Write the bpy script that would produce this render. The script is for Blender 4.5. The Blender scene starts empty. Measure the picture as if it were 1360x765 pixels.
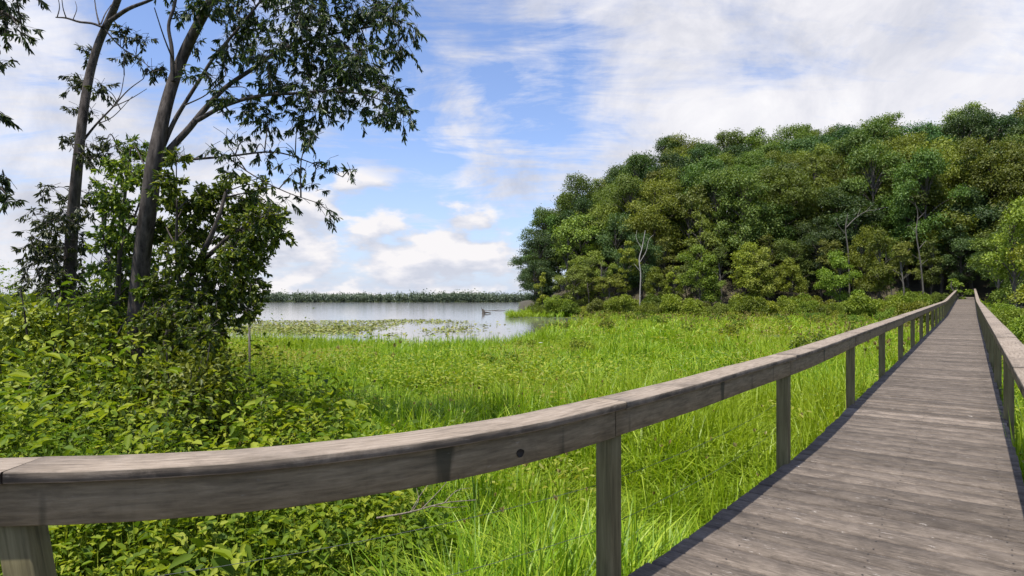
import bpy, math, random
import numpy as np
from mathutils import Vector

random.seed(7)
RNG = np.random.default_rng(7)
S = bpy.context.scene
COL = S.collection
PI = math.pi

# ---------------------------------------------------------------- camera frame of the survey
FPX, CX, HY = 800.0, 680.0, 398.0          # survey focal length, centre column, horizon row
EYE = 2.75                                 # eye height above the lake

def at(x, y, d):
    """a surveyed bearing (column, row) at distance d in front of the viewer"""
    return np.array([(x - CX) / FPX * d, d, EYE + (HY - y) / FPX * d])

# ---------------------------------------------------------------- mesh helpers
class MB:
    def __init__(s):
        s.v = []; s.f = []; s.n = 0; s.uv = []
    def add(s, V, F, uv=None):
        V = np.asarray(V, float).reshape(-1, 3)
        F = np.asarray(F, int)
        s.v.append(V); s.f.append(F + s.n); s.n += len(V)
        s.uv.append(np.zeros((len(V), 2)) if uv is None else np.asarray(uv, float))
        return s
    def build(s, name, mat, parent=None, smooth=False, uv=False):
        return link(name, s.mesh(name, mat, smooth, uv), parent)
    def mesh(s, name, mat, smooth=False, uv=False):
        V = np.concatenate(s.v)
        me = bpy.data.meshes.new(name)
        loops = np.concatenate([f.ravel() for f in s.f])
        sizes = np.concatenate([np.full(len(f), f.shape[1]) for f in s.f])
        starts = np.concatenate([[0], np.cumsum(sizes)[:-1]])
        me.vertices.add(len(V)); me.vertices.foreach_set('co', V.astype(np.float32).ravel())
        me.loops.add(len(loops)); me.loops.foreach_set('vertex_index', loops.astype(np.int32))
        me.polygons.add(len(sizes)); me.polygons.foreach_set('loop_start', starts.astype(np.int32))
        if smooth:
            me.polygons.foreach_set('use_smooth', np.ones(len(sizes), bool))
        if uv:
            U = np.concatenate(s.uv)[loops]
            l = me.uv_layers.new(name='UVMap')
            l.data.foreach_set('uv', U.astype(np.float32).ravel())
        me.update(calc_edges=True)
        if mat is not None:
            me.materials.append(mat)
        return me

def link(name, me, parent=None):
    o = bpy.data.objects.new(name, me); COL.objects.link(o)
    if parent is not None:
        o.parent = parent
    return o

def tag(o, label=None, cat=None, group=None, kind=None):
    if label: o['label'] = label
    if cat: o['category'] = cat
    if group: o['group'] = group
    if kind: o['kind'] = kind
    return o

def empty(name, loc, label, cat, group=None, rz=0.0, sc=1.0):
    o = bpy.data.objects.new(name, None); COL.objects.link(o)
    o.location = loc; o.rotation_euler = (0, 0, rz); o.scale = (sc,) * 3 if np.isscalar(sc) else sc
    o.empty_display_size = 0.3
    return tag(o, label, cat, group)

def copy_tree(root, loc, rz=0.0, sc=1.0):
    r = root.copy(); COL.objects.link(r)
    r.location = loc; r.rotation_euler = (0, 0, rz); r.scale = (sc,) * 3 if np.isscalar(sc) else sc
    for ch in root.children:
        c = ch.copy(); COL.objects.link(c); c.parent = r
    return r

def unit(a):
    a = np.asarray(a, float)
    return a / np.maximum(np.linalg.norm(a, axis=-1, keepdims=True), 1e-9)

def rand_dirs(n, rng):
    return unit(rng.normal(size=(n, 3)))

def leaf_set(pos, axis, nrm, L, W, fold=0.22, droop=0.15):
    """N two-sided leaves, six corners each, folded along the midrib"""
    n = len(pos)
    a = unit(axis); b = unit(np.cross(nrm, a)); c = np.cross(a, b)
    L = np.broadcast_to(L, (n,))[:, None]; W = np.broadcast_to(W, (n,))[:, None]
    T = [(0, 0, 0), (.28, .42, fold), (.68, .36, fold - droop * .4), (1, 0, -droop), (.68, -.36, fold - droop * .4), (.28, -.42, fold)]
    V = np.stack([pos + a * L * t[0] + b * W * t[1] + c * (W * max(t[2], 0) * .6 + L * min(t[2], 0)) for t in T], 1)
    base = np.arange(n)[:, None] * 6
    F = np.concatenate([base + np.array([0, 1, 2, 3]), base + np.array([0, 3, 4, 5])])
    return V.reshape(-1, 3), F

def blade_set(pos, ang, h, w, bend, rng):
    """N grass blades, three segments each, arching over in direction ang"""
    n = len(pos)
    d = np.stack([np.cos(ang), np.sin(ang), np.zeros(n)], 1)
    tw = ang + PI / 2 + rng.normal(0, .5, n)
    s = np.stack([np.cos(tw), np.sin(tw), np.zeros(n)], 1)
    ts = [0, .38, .72, 1.0]; ws = [.8, 1.0, .7, 0]
    rows = []
    for t, k in zip(ts, ws):
        out = bend * h * t ** 2.2
        up = h * t * (1 - .42 * np.minimum(bend, 1.3) * t ** 2)
        c = pos + d * out[:, None] + np.array([0, 0, 1.0]) * up[:, None]
        if k:
            rows += [c - s * (w * k / 2)[:, None], c + s * (w * k / 2)[:, None]]
        else:
            rows.append(c)
    V = np.stack(rows, 1)
    b = np.arange(n)[:, None] * 7
    q = np.concatenate([b + np.array([0, 1, 3, 2]), b + np.array([2, 3, 5, 4])])
    t3 = b + np.array([4, 5, 6])
    return V.reshape(-1, 3), q, t3

def tube(mb, pts, rad, sides=8):
    """tapered limb through pts"""
    pts = np.asarray(pts, float); rad = np.broadcast_to(rad, (len(pts),))
    tg = unit(np.gradient(pts, axis=0))
    ref = np.array([0.13, 0.21, 1.0]) if abs(tg[:, 2]).mean() < .8 else np.array([1.0, .1, 0.05])
    b = unit(np.cross(tg, ref)); c = np.cross(b, tg)
    A = np.linspace(0, 2 * PI, sides, endpoint=False)
    V = np.concatenate([p + r * (np.cos(A)[:, None] * bb + np.sin(A)[:, None] * cc) for p, r, bb, cc in zip(pts, rad, b, c)])
    F = []
    for i in range(len(pts) - 1):
        for k in range(sides):
            k2 = (k + 1) % sides
            F.append((i * sides + k, i * sides + k2, (i + 1) * sides + k2, (i + 1) * sides + k))
    mb.add(V, F)

def spline(pts, per=5):
    """Catmull-Rom through pts (any dimension)"""
    P = np.asarray(pts, float)
    P = np.vstack([2 * P[0] - P[1], P, 2 * P[-1] - P[-2]])
    out = []
    for i in range(1, len(P) - 2):
        for t in np.linspace(0, 1, per, endpoint=False):
            a, b, c, d = P[i - 1], P[i], P[i + 1], P[i + 2]
            out.append(.5 * (2 * b + (c - a) * t + (2 * a - 5 * b + 4 * c - d) * t * t + (3 * b - a - 3 * c + d) * t ** 3))
    out.append(P[-2])
    return np.array(out)

# cheap value noise on arrays
_PERM = np.random.default_rng(3).random((64, 64))
def vnoise(x, y):
    xi = np.floor(x).astype(int); yi = np.floor(y).astype(int)
    fx = x - xi; fy = y - yi
    fx = fx * fx * (3 - 2 * fx); fy = fy * fy * (3 - 2 * fy)
    g = lambda i, j: _PERM[i % 64, j % 64]
    return (g(xi, yi) * (1 - fx) + g(xi + 1, yi) * fx) * (1 - fy) + (g(xi, yi + 1) * (1 - fx) + g(xi + 1, yi + 1) * fx) * fy
def fbm(x, y, o=3):
    s = 0; a = 1; t = 0
    for k in range(o):
        s = s + a * vnoise(x * 2 ** k + 17.3 * k, y * 2 ** k + 5.1 * k); t += a; a *= .5
    return s / t
def sstep(a, b, x):
    t = np.clip((x - a) / (b - a), 0, 1); return t * t * (3 - 2 * t)

# ---------------------------------------------------------------- materials
class NT:
    def __init__(s, mat):
        mat.use_nodes = True; s.t = mat.node_tree; s.t.nodes.clear()
    def n(s, typ, **kw):
        nd = s.t.nodes.new(typ)
        for k, v in kw.items():
            if k == 'i':
                for kk, vv in v.items():
                    nd.inputs[kk].default_value = vv
            else:
                setattr(nd, k, v)
        return nd
    def l(s, a, b): s.t.links.new(a, b)
    def math(s, op, a, b=None, clamp=False):
        m = s.n('ShaderNodeMath', operation=op, use_clamp=clamp)
        for i, v in enumerate((a, b)):
            if v is None: continue
            if isinstance(v, (int, float)): m.inputs[i].default_value = v
            else: s.l(v, m.inputs[i])
        return m.outputs[0]
    def ramp(s, fac, stops, interp='LINEAR'):
        r = s.n('ShaderNodeValToRGB'); e = r.color_ramp.elements
        r.color_ramp.interpolation = interp
        while len(e) < len(stops): e.new(.5)
        for x, (p, c) in zip(e, stops):
            x.position = p; x.color = (*c, 1) if len(c) == 3 else c
        if fac is not None: s.l(fac, r.inputs[0])
        return r.outputs[0]
    def mix(s, fac, a, b, blend='MIX'):
        m = s.n('ShaderNodeMix', data_type='RGBA', blend_type=blend)
        for sock, v in ((m.inputs[0], fac), (m.inputs[6], a), (m.inputs[7], b)):
            if isinstance(v, (int, float)): sock.default_value = v
            elif isinstance(v, tuple): sock.default_value = (*v, 1) if len(v) == 3 else v
            else: s.l(v, sock)
        return m.outputs[2]

def leaf_mat(name, cols, trans=.35, rough=.5, spec=.35, patch=None, pscale=.12):
    """leaf colours spread at random from leaf to leaf; patch = a second colour in large drifts"""
    m = bpy.data.materials.new(name); T = NT(m)
    geo = T.n('ShaderNodeNewGeometry')
    k = len(cols)
    c = T.ramp(geo.outputs['Random Per Island'], [((i + .5) / k, col) for i, col in enumerate(cols)])
    if patch:
        tc = T.n('ShaderNodeTexCoord')
        nz = T.n('ShaderNodeTexNoise', i={'Scale': pscale, 'Detail': 3.0})
        T.l(geo.outputs['Position'], nz.inputs['Vector'])
        f = T.ramp(nz.outputs['Fac'], [(.47, (0, 0, 0)), (.60, (.85,) * 3)])
        c = T.mix(f, c, patch)
    oi = T.n('ShaderNodeObjectInfo')
    hs = T.n('ShaderNodeHueSaturation')
    T.l(T.math('ADD', T.math('MULTIPLY', oi.outputs['Random'], .05), .478), hs.inputs['Hue'])
    T.l(T.math('ADD', T.math('MULTIPLY', T.math('FRACT', T.math('MULTIPLY', oi.outputs['Random'], 5.77)), .85), .62), hs.inputs['Value'])
    T.l(c, hs.inputs['Color']); c = hs.outputs[0]
    p = T.n('ShaderNodeBsdfPrincipled', i={'Roughness': rough, 'Specular IOR Level': spec})
    T.l(c, p.inputs['Base Color'])
    tr = T.n('ShaderNodeBsdfTranslucent')
    T.l(T.mix(1.0, c, (1.0, 1.0, .45), 'MULTIPLY'), tr.inputs['Color'])
    mx = T.n('ShaderNodeMixShader', i={0: trans})
    T.l(p.outputs[0], mx.inputs[1]); T.l(tr.outputs[0], mx.inputs[2])
    o = T.n('ShaderNodeOutputMaterial'); T.l(mx.outputs[0], o.inputs[0])
    return m

def bark_mat(name, a, b, scale=6):
    m = bpy.data.materials.new(name); T = NT(m)
    tc = T.n('ShaderNodeTexCoord')
    mp = T.n('ShaderNodeMapping'); mp.inputs['Scale'].default_value = (scale, scale, scale * .22)
    T.l(tc.outputs['Object'], mp.inputs[0])
    nz = T.n('ShaderNodeTexNoise', i={'Scale': 2.2, 'Detail': 8.0, 'Roughness': .65}); T.l(mp.outputs[0], nz.inputs['Vector'])
    c = T.ramp(nz.outputs['Fac'], [(.35, a), (.65, b)])
    p = T.n('ShaderNodeBsdfPrincipled', i={'Roughness': .9, 'Specular IOR Level': .2}); T.l(c, p.inputs['Base Color'])
    bp = T.n('ShaderNodeBump', i={'Strength': .8, 'Distance': .03}); T.l(nz.outputs['Fac'], bp.inputs['Height']); T.l(bp.outputs[0], p.inputs['Normal'])
    o = T.n('ShaderNodeOutputMaterial'); T.l(p.outputs[0], o.inputs[0])
    return m

def wood_mat(name, base, dark, light, grain=(1.3, 30), streak=.5, stain=.5, knots=True, per=.35, wear=.0, edge=0.0, drip=0.0, odd=0.0, fleck=0.0):
    """weathered lumber; UV x runs along the board in metres, y across; every board has its own shade"""
    m = bpy.data.materials.new(name); T = NT(m)
    uv = T.n('ShaderNodeUVMap'); uv.uv_map = 'UVMap'
    geo = T.n('ShaderNodeNewGeometry'); rnd = geo.outputs['Random Per Island']
    off = T.n('ShaderNodeCombineXYZ'); T.l(T.math('MULTIPLY', rnd, 37.0), off.inputs[0]); T.l(T.math('MULTIPLY', rnd, 91.0), off.inputs[2])
    add = T.n('ShaderNodeVectorMath', operation='ADD'); T.l(uv.outputs[0], add.inputs[0]); T.l(off.outputs[0], add.inputs[1])
    mp = T.n('ShaderNodeMapping'); mp.inputs['Scale'].default_value = (grain[0], grain[1], 1); T.l(add.outputs[0], mp.inputs[0])
    g = T.n('ShaderNodeTexNoise', i={'Scale': 1.6, 'Detail': 9.0, 'Roughness': .68, 'Distortion': .35}); T.l(mp.outputs[0], g.inputs['Vector'])
    c = T.ramp(g.outputs['Fac'], [(.3, dark), (.5, base), (.72, light)])
    # blotches of wear along the board
    mp2 = T.n('ShaderNodeMapping'); mp2.inputs['Scale'].default_value = (1.6, 7, 1); T.l(add.outputs[0], mp2.inputs[0])
    g2 = T.n('ShaderNodeTexNoise', i={'Scale': 1.3, 'Detail': 6.0, 'Roughness': .7}); T.l(mp2.outputs[0], g2.inputs['Vector'])
    c = T.mix(T.math('MULTIPLY', T.ramp(g2.outputs['Fac'], [(.52, (0,) * 3), (.75, (1,) * 3)]), streak), c, light)
    g3 = T.n('ShaderNodeTexNoise', i={'Scale': .9, 'Detail': 5.0, 'Roughness': .6})
    mp3 = T.n('ShaderNodeMapping'); mp3.inputs['Scale'].default_value = (2.4, 3, 1); mp3.inputs['Location'].default_value = (4, 9, 2)
    T.l(add.outputs[0], mp3.inputs[0]); T.l(mp3.outputs[0], g3.inputs['Vector'])
    c = T.mix(T.math('MULTIPLY', T.ramp(g3.outputs['Fac'], [(.54, (0,) * 3), (.72, (1,) * 3)]), stain), c, tuple(x * .8 for x in dark))
    if knots:
        mk = T.n('ShaderNodeMapping'); mk.inputs['Scale'].default_value = (1.1, 5.5, 1); T.l(add.outputs[0], mk.inputs[0])
        vo = T.n('ShaderNodeTexVoronoi', i={'Scale': 1.0}); T.l(mk.outputs[0], vo.inputs['Vector'])
        c = T.mix(T.ramp(vo.outputs['Distance'], [(.035, (.85,) * 3), (.075, (0,) * 3)]), c, tuple(x * .35 for x in dark))
    if edge:      # the sawn edges have gone black with mould
        sn = T.n('ShaderNodeSeparateXYZ'); T.l(geo.outputs['True Normal'], sn.inputs[0])
        em = T.ramp(T.math('ABSOLUTE', sn.outputs[2]), [(.3, (1,) * 3), (.6, (0,) * 3)])
        ge = T.n('ShaderNodeTexNoise', i={'Scale': 7.0, 'Detail': 6.0}); T.l(add.outputs[0], ge.inputs['Vector'])
        ef = T.math('MULTIPLY', em, T.ramp(ge.outputs['Fac'], [(.3, (.35,) * 3), (.6, (1,) * 3)]))
        c = T.mix(T.math('MULTIPLY', ef, edge), c, tuple(x * .45 for x in dark))
    if drip:      # water stains running down across the board
        md = T.n('ShaderNodeMapping'); md.inputs['Scale'].default_value = (7.5, .9, 1); T.l(add.outputs[0], md.inputs[0])
        gd = T.n('ShaderNodeTexNoise', i={'Scale': 1.0, 'Detail': 3.0, 'Roughness': .55}); T.l(md.outputs[0], gd.inputs['Vector'])
        c = T.mix(T.math('MULTIPLY', T.ramp(gd.outputs['Fac'], [(.55, (0,) * 3), (.66, (1,) * 3)]), drip), c, (.045, .042, .026))
    if fleck:     # pale scuffs and splinters along the board
        mf = T.n('ShaderNodeMapping'); mf.inputs['Scale'].default_value = (11, 38, 1); T.l(add.outputs[0], mf.inputs[0])
        gf = T.n('ShaderNodeTexNoise', i={'Scale': 1.0, 'Detail': 6.0, 'Roughness': .7}); T.l(mf.outputs[0], gf.inputs['Vector'])
        c = T.mix(T.math('MULTIPLY', T.ramp(gf.outputs['Fac'], [(.62, (0,) * 3), (.70, (1,) * 3)]), fleck), c, (.40, .36, .32))
        c = T.mix(T.math('MULTIPLY', T.ramp(gf.outputs['Fac'], [(.30, (1,) * 3), (.38, (0,) * 3)]), fleck), c, tuple(x * .6 for x in dark))
    if wear:
        # scuffs and lichen that cross from board to board
        gw = T.n('ShaderNodeTexNoise', i={'Scale': 3.4, 'Detail': 9.0, 'Roughness': .72, 'Distortion': .6}); T.l(geo.outputs['Position'], gw.inputs['Vector'])
        c = T.mix(T.math('MULTIPLY', T.ramp(gw.outputs['Fac'], [(.50, (0,) * 3), (.68, (1,) * 3)]), wear), c, tuple(x * .95 for x in light))
        c = T.mix(T.math('MULTIPLY', T.ramp(gw.outputs['Fac'], [(.34, (1,) * 3), (.47, (0,) * 3)]), wear), c, dark)
    hs = T.n('ShaderNodeHueSaturation'); T.l(c, hs.inputs['Color'])
    val = T.math('ADD', T.math('MULTIPLY', rnd, per), 1 - per * .5)
    if odd:       # a few boards were replaced and are still pale
        val = T.math('ADD', val, T.math('MULTIPLY', T.ramp(T.math('FRACT', T.math('MULTIPLY', rnd, 7.31)), [(.86, (0,) * 3), (.90, (1,) * 3)]), odd))
    T.l(val, hs.inputs['Value'])
    p = T.n('ShaderNodeBsdfPrincipled', i={'Roughness': .85, 'Specular IOR Level': .25}); T.l(hs.outputs[0], p.inputs['Base Color'])
    bp = T.n('ShaderNodeBump', i={'Strength': .55, 'Distance': .006}); T.l(g.outputs['Fac'], bp.inputs['Height']); T.l(bp.outputs[0], p.inputs['Normal'])
    o = T.n('ShaderNodeOutputMaterial'); T.l(p.outputs[0], o.inputs[0])
    return m

def plain_mat(name, col, rough=.8, metal=0.0):
    m = bpy.data.materials.new(name); T = NT(m)
    nz = T.n('ShaderNodeTexNoise', i={'Scale': 14.0, 'Detail': 5.0})
    c = T.mix(nz.outputs['Fac'], tuple(x * .7 for x in col), tuple(min(1, x * 1.25) for x in col))
    p = T.n('ShaderNodeBsdfPrincipled', i={'Roughness': rough, 'Metallic': metal}); T.l(c, p.inputs['Base Color'])
    o = T.n('ShaderNodeOutputMaterial'); T.l(p.outputs[0], o.inputs[0])
    return m

M = {}
M['deck'] = wood_mat('deck_wood', (.110, .088, .069), (.062, .050, .040), (.205, .167, .133), grain=(5.5, 30), streak=.2, stain=.6, knots=False, per=.5, wear=.6, odd=.42, fleck=.9)
M['cap'] = wood_mat('cap_wood', (.25, .20, .152), (.12, .096, .073), (.36, .295, .235), grain=(3.5, 34), streak=.3, stain=.85, wear=.5, edge=.9, fleck=.35)
M['rail'] = wood_mat('rail_wood', (.205, .157, .098), (.105, .082, .052), (.30, .236, .152), grain=(3.5, 30), streak=.3, stain=.7, wear=.35, drip=.85, fleck=.3)
M['post'] = wood_mat('post_wood', (.15, .128, .064), (.065, .053, .028), (.23, .195, .105), grain=(1.2, 22), streak=.3, stain=.5, knots=False)
M['nail'] = plain_mat('rusty_nail', (.035, .028, .024), .8)
M['wire'] = plain_mat('wire_steel', (.10, .11, .10), .6, .5)
M['bark'] = bark_mat('willow_bark', (.026, .021, .018), (.12, .10, .088))
M['bark_dark'] = bark_mat('forest_bark', (.05, .042, .035), (.16, .14, .115), 3)
M['bark_pale'] = bark_mat('bleached_bark', (.22, .20, .175), (.46, .43, .39), 4)
M['bark_grey'] = bark_mat('grey_bark', (.07, .062, .05), (.17, .155, .13), 4)
M['knot'] = plain_mat('knot_hole', (.022, .016, .012), .9)
M['twig'] = bark_mat('dead_twig', (.16, .13, .10), (.34, .29, .23), 20)
M['willow'] = leaf_mat('willow_leaves', [(.022, .04, .016), (.036, .06, .02), (.055, .085, .024), (.13, .165, .035)], trans=.42, rough=.42, spec=.45)
M['under'] = leaf_mat('undergrowth_leaves', rough=.6, spec=.22, cols=[(.065, .115, .010), (.13, .195, .012), (.21, .27, .014), (.32, .36, .04)], trans=.46, patch=(.11, .185, .014), pscale=.9)
M['weed'] = leaf_mat('weed_leaves', [(.07, .13, .006), (.12, .195, .008), (.18, .25, .012), (.25, .28, .03)], trans=.42, patch=(.21, .19, .03), pscale=.14)
M['bush'] = leaf_mat('shrub_leaves', [(.06, .10, .012), (.11, .165, .014), (.165, .22, .018), (.25, .30, .035)], trans=.36)
M['young'] = leaf_mat('young_tree_leaves', [(.05, .09, .016), (.085, .145, .018), (.14, .205, .022), (.25, .31, .03)], trans=.42, rough=.45)
M['grass'] = leaf_mat('marsh_grass', [(.07, .145, .005), (.125, .23, .006), (.18, .29, .008), (.27, .35, .03)], trans=.42, rough=.45, patch=(.19, .255, .012), pscale=.10)
M['lily'] = leaf_mat('lily_leaves', [(.10, .13, .025), (.17, .19, .04), (.22, .22, .06)], trans=.2)
M['forest'] = [leaf_mat('oak_leaves', [(.042, .072, .018), (.065, .10, .022), (.095, .132, .03)], trans=.3),
               leaf_mat('maple_leaves', [(.085, .115, .014), (.12, .155, .020), (.165, .20, .03)], trans=.3),
               leaf_mat('edge_leaves', [(.115, .15, .018), (.165, .205, .026), (.22, .26, .04)], trans=.3),
               leaf_mat('bright_leaves', [(.13, .17, .014), (.18, .23, .018), (.25, .29, .03)], trans=.35)]
M['oaks'] = [leaf_mat('oak_leaves', [(.045, .092, .026), (.07, .125, .03), (.10, .16, .04)], trans=.32),
             leaf_mat('oak_leaves', [(.07, .12, .02), (.105, .16, .026), (.145, .20, .036)], trans=.34),
             leaf_mat('oak_leaves', [(.11, .145, .018), (.155, .19, .024), (.20, .24, .036)], trans=.36)]
M['far'] = leaf_mat('far_hazed_leaves', [(.085, .115, .07), (.115, .145, .085), (.14, .17, .105)], trans=.2)  # distance haze is put into these paler, bluer leaf colours

# ---------------------------------------------------------------- lie of the land
def shore(u):      # distance at which the open marsh meets the lake, by bearing
    return np.interp(u, [-2, -.9, -.45, 0, .02, .05, .09, .13, .17], [38, 35, 33, 33, 35, 43, 58, 74, 130])
def forest_edge(u):
    return np.interp(u, [0, .03, .1, .2, .5, .68, .78, .9, 1.1, 2.2], [110, 104, 98, 92, 84, 79, 76, 70, 60, 34])
def hill_top(u):
    return np.interp(u, [0, .05, .10, .16, .25, .4, .6, .8, 1.2], [0, 3.5, 9, 14, 21, 21.5, 20.5, 21.5, 24])
def land(X, Y):
    X = np.asarray(X, float); Y = np.asarray(Y, float)
    Ys = np.maximum(Y, 1.0); u = X / Ys
    w = sstep(-2.0, 2.5, Y - shore(u) + 2 * (fbm(X * .2, Y * .2) - .5)) * (u < .17)
    fe = forest_edge(u)
    on_f = sstep(-4, 3, Y - fe) * sstep(.004, .02, u) * (Y < 900)
    spit = np.exp(-(((Y - 97) / 6.5) ** 2)) * sstep(-.02, .0, u) * (1 - sstep(.1, .2, u))
    w = w * (1 - np.maximum(on_f, sstep(.2, .5, spit)))
    z = .10 + .16 * (fbm(X * .13, Y * .13) - .5) - 1.0 * w
    dF = Y - fe
    z = z + on_f * (.35 + hill_top(u) * sstep(-2, 46, dF))
    bump = np.exp(-(((X - 58) / 7) ** 2 + ((Y - 79) / 7) ** 2))
    z = z + bump * np.clip(2.75 - z, 0, 9)
    far = sstep(640, 665, Y + 18 * np.sin(X * .004) + 10 * (fbm(X * .01, Y * .0) - .5))
    z = np.where(Y > 600, -1.0 + 2.2 * far, z)
    return z

def axis(lo, hi, near, n):
    t = np.linspace(-1, 1, n)
    k = 7.2
    v = np.sinh(k * t) / math.sinh(k)
    return v
ax = np.sinh(np.linspace(-6.6, 6.6, 240)) / math.sinh(6.6) * 4200 + 30
ay = 55 + np.sinh(np.linspace(-3.9, 6.4, 260)) / math.sinh(6.4) * 5200
GX, GY = np.meshgrid(ax, ay)
GZ = land(GX, GY)
nx, ny = len(ax), len(ay)
idx = np.arange(nx * ny).reshape(ny, nx)
Fg = np.stack([idx[:-1, :-1], idx[:-1, 1:], idx[1:, 1:], idx[1:, :-1]], -1).reshape(-1, 4)
m = bpy.data.materials.new('marsh_soil'); T = NT(m)
nz = T.n('ShaderNodeTexNoise', i={'Scale': .6, 'Detail': 8.0, 'Roughness': .7})
geo = T.n('ShaderNodeNewGeometry'); T.l(geo.outputs['Position'], nz.inputs['Vector'])
c = T.ramp(nz.outputs['Fac'], [(.35, (.035, .045, .012)), (.55, (.06, .085, .016)), (.7, (.10, .10, .03))])
p = T.n('ShaderNodeBsdfPrincipled', i={'Roughness': .95}); T.l(c, p.inputs['Base Color'])
o = T.n('ShaderNodeOutputMaterial'); T.l(p.outputs[0], o.inputs[0])
VG = np.stack([GX, GY, GZ], -1).reshape(-1, 3)
fc = VG[Fg].mean(1)
uf = fc[:, 0] / np.maximum(fc[:, 1], 1)
wood = (fc[:, 1] - forest_edge(uf) > -.5) & (uf > .012) & (fc[:, 1] < 600) & (fc[:, 1] > 25)
tag(MB().add(VG, Fg[~wood]).build('ground', m, smooth=True), kind='structure')
mf_ = bpy.data.materials.new('leaf_litter'); T = NT(mf_)
nz = T.n('ShaderNodeTexNoise', i={'Scale': 1.2, 'Detail': 8.0, 'Roughness': .7}); geo = T.n('ShaderNodeNewGeometry'); T.l(geo.outputs['Position'], nz.inputs['Vector'])
c = T.ramp(nz.outputs['Fac'], [(.35, (.035, .026, .015)), (.55, (.06, .05, .025)), (.7, (.05, .07, .02))])
p = T.n('ShaderNodeBsdfPrincipled', i={'Roughness': .95}); T.l(c, p.inputs['Base Color'])
o = T.n('ShaderNodeOutputMaterial'); T.l(p.outputs[0], o.inputs[0])
tag(MB().add(VG, Fg[wood]).build('forest_floor_ground', mf_, smooth=True), kind='structure')

# water
m = bpy.data.materials.new('lake_water'); T = NT(m)
geo = T.n('ShaderNodeNewGeometry')
mp = T.n('ShaderNodeMapping'); mp.inputs['Scale'].default_value = (.35, 1.1, 1); T.l(geo.outputs['Position'], mp.inputs[0])
nz = T.n('ShaderNodeTexNoise', i={'Scale': 1.0, 'Detail': 4.0, 'Roughness': .6}); T.l(mp.outputs[0], nz.inputs['Vector'])
p = T.n('ShaderNodeBsdfPrincipled', i={'Base Color': (.13, .125, .115, 1), 'Roughness': .08, 'IOR': 1.33, 'Specular IOR Level': .5})
bp = T.n('ShaderNodeBump', i={'Strength': .06, 'Distance': .05}); T.l(nz.outputs['Fac'], bp.inputs['Height']); T.l(bp.outputs[0], p.inputs['Normal'])
o = T.n('ShaderNodeOutputMaterial'); T.l(p.outputs[0], o.inputs[0])
tag(MB().add([(-3500, -200, 0), (3500, -200, 0), (3500, 900, 0), (-3500, 900, 0)], [(0, 1, 2, 3)]).build('water', m), kind='structure')

# ---------------------------------------------------------------- boardwalk
DIR = np.array([.606, .795]); PERP = np.array([.795, -.606])      # along the walk, and to its right
def walk_z(s):
    s = np.asarray(s, float)
    e = np.clip(s - 46, 0, None)
    return 1.13 + .0099 * np.clip(s - 2, 0, None) + .0225 * np.where(e < 8, e * e / 16, e - 4)
RAIL_H = 1.05
# plan of the far edge of the left hand cap, from bearings
trace = [(-620, 603), (-350, 608), (-150, 609), (0, 607), (150, 604), (300, 597), (450, 584), (600, 565), (720, 543.5), (820, 521), (900, 502.5), (965, 485.5)]
plan = []
for x, y in trace:
    zt = 1.13 + RAIL_H
    for k in range(6):
        d = FPX * (EYE - zt) / (y - HY); X = (x - CX) / FPX * d
        zt = walk_z(.606 * X + .795 * d) + RAIL_H
    plan.append((X, d))
for Z in np.arange(plan[-1][1] + 1.5, 77.5, 2.5):
    plan.append((.7625 * Z - 1.90, Z))
LEFT = spline(plan, 6)
LS = LEFT @ DIR; LP = LEFT @ PERP
def left_perp(s): return np.interp(s, LS, LP)
S_END = 95.0
RIGHT_EDGE = .36
s_line = np.concatenate([np.arange(-2.4, 96, .8)])
RIGHTL = np.outer(s_line, DIR) + (RIGHT_EDGE + .11) * PERP         # outer edge of the right hand cap

# deck: one plank after another
mb = MB(); planks = []
rs = random.Random(5)
s = -2.4
while s < S_END:
    wdt = rs.choice([.19, .235, .235, .24])
    s1 = s + wdt
    dz0 = rs.uniform(-.003, .003); dz1 = rs.uniform(-.003, .003)
    l0 = left_perp(s) + .11 if s > -.2 else -2.6 + .8 * s
    l1 = left_perp(s1) + .11 if s > -.2 else -2.6 + .8 * s1
    j = rs.uniform(-.012, .012); r0 = RIGHT_EDGE + rs.uniform(-.01, .01)
    e = .008; q = []
    lift = rs.uniform(-.003, .004)
    for (ss, lz, top, ins) in ((s, l0, 0, 0), (s1, l1, 0, 0)):
        pass
    def cn(ss, pp, dz): 
        xy = ss * DIR + pp * PERP
        return (xy[0], xy[1], float(walk_z(ss)) + dz + lift)
    segs = np.linspace(0, 1, 5)
    V = []; U = []
    for t in segs:
        wob = rs.uniform(-.0018, .0018)
        pA = (l0 + j) * (1 - t) + r0 * t; pB = (l1 + j) * (1 - t) + r0 * t
        V += [cn(s, pA, -.038), cn(s, pA, -.012 + dz0), cn(s + e, pA, dz0), cn(s1 - e, pB, dz1 + wob), cn(s1, pB, -.012 + dz1), cn(s1, pB, -.038)]
        U += [(pA, -.04), (pA, 0), (pA, .005), (pA, wdt - .005), (pA, wdt), (pA, wdt + .04)]
    F = []
    for k in range(len(segs) - 1):
        for a in range(5):
            F.append((k * 6 + a, (k + 1) * 6 + a, (k + 1) * 6 + a + 1, k * 6 + a + 1))
        F.append((k * 6 + 5, (k + 1) * 6 + 5, (k + 1) * 6, k * 6))
    mb.add(V, F, U)
    n = (len(segs) - 1) * 6
    mb.f[-1] = np.vstack([mb.f[-1]])
    base = mb.n - len(V)
    mb.f.append(np.array([[base + 5, base + 4, base + 1, base], [base + 4, base + 3, base + 2, base + 1],
                          [base + n, base + n + 1, base + n + 4, base + n + 5], [base + n + 1, base + n + 2, base + n + 3, base + n + 4]]))
    planks.append((s, wdt, l0, r0, lift))
    s += wdt + .011 + rs.uniform(0, .008)
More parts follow.
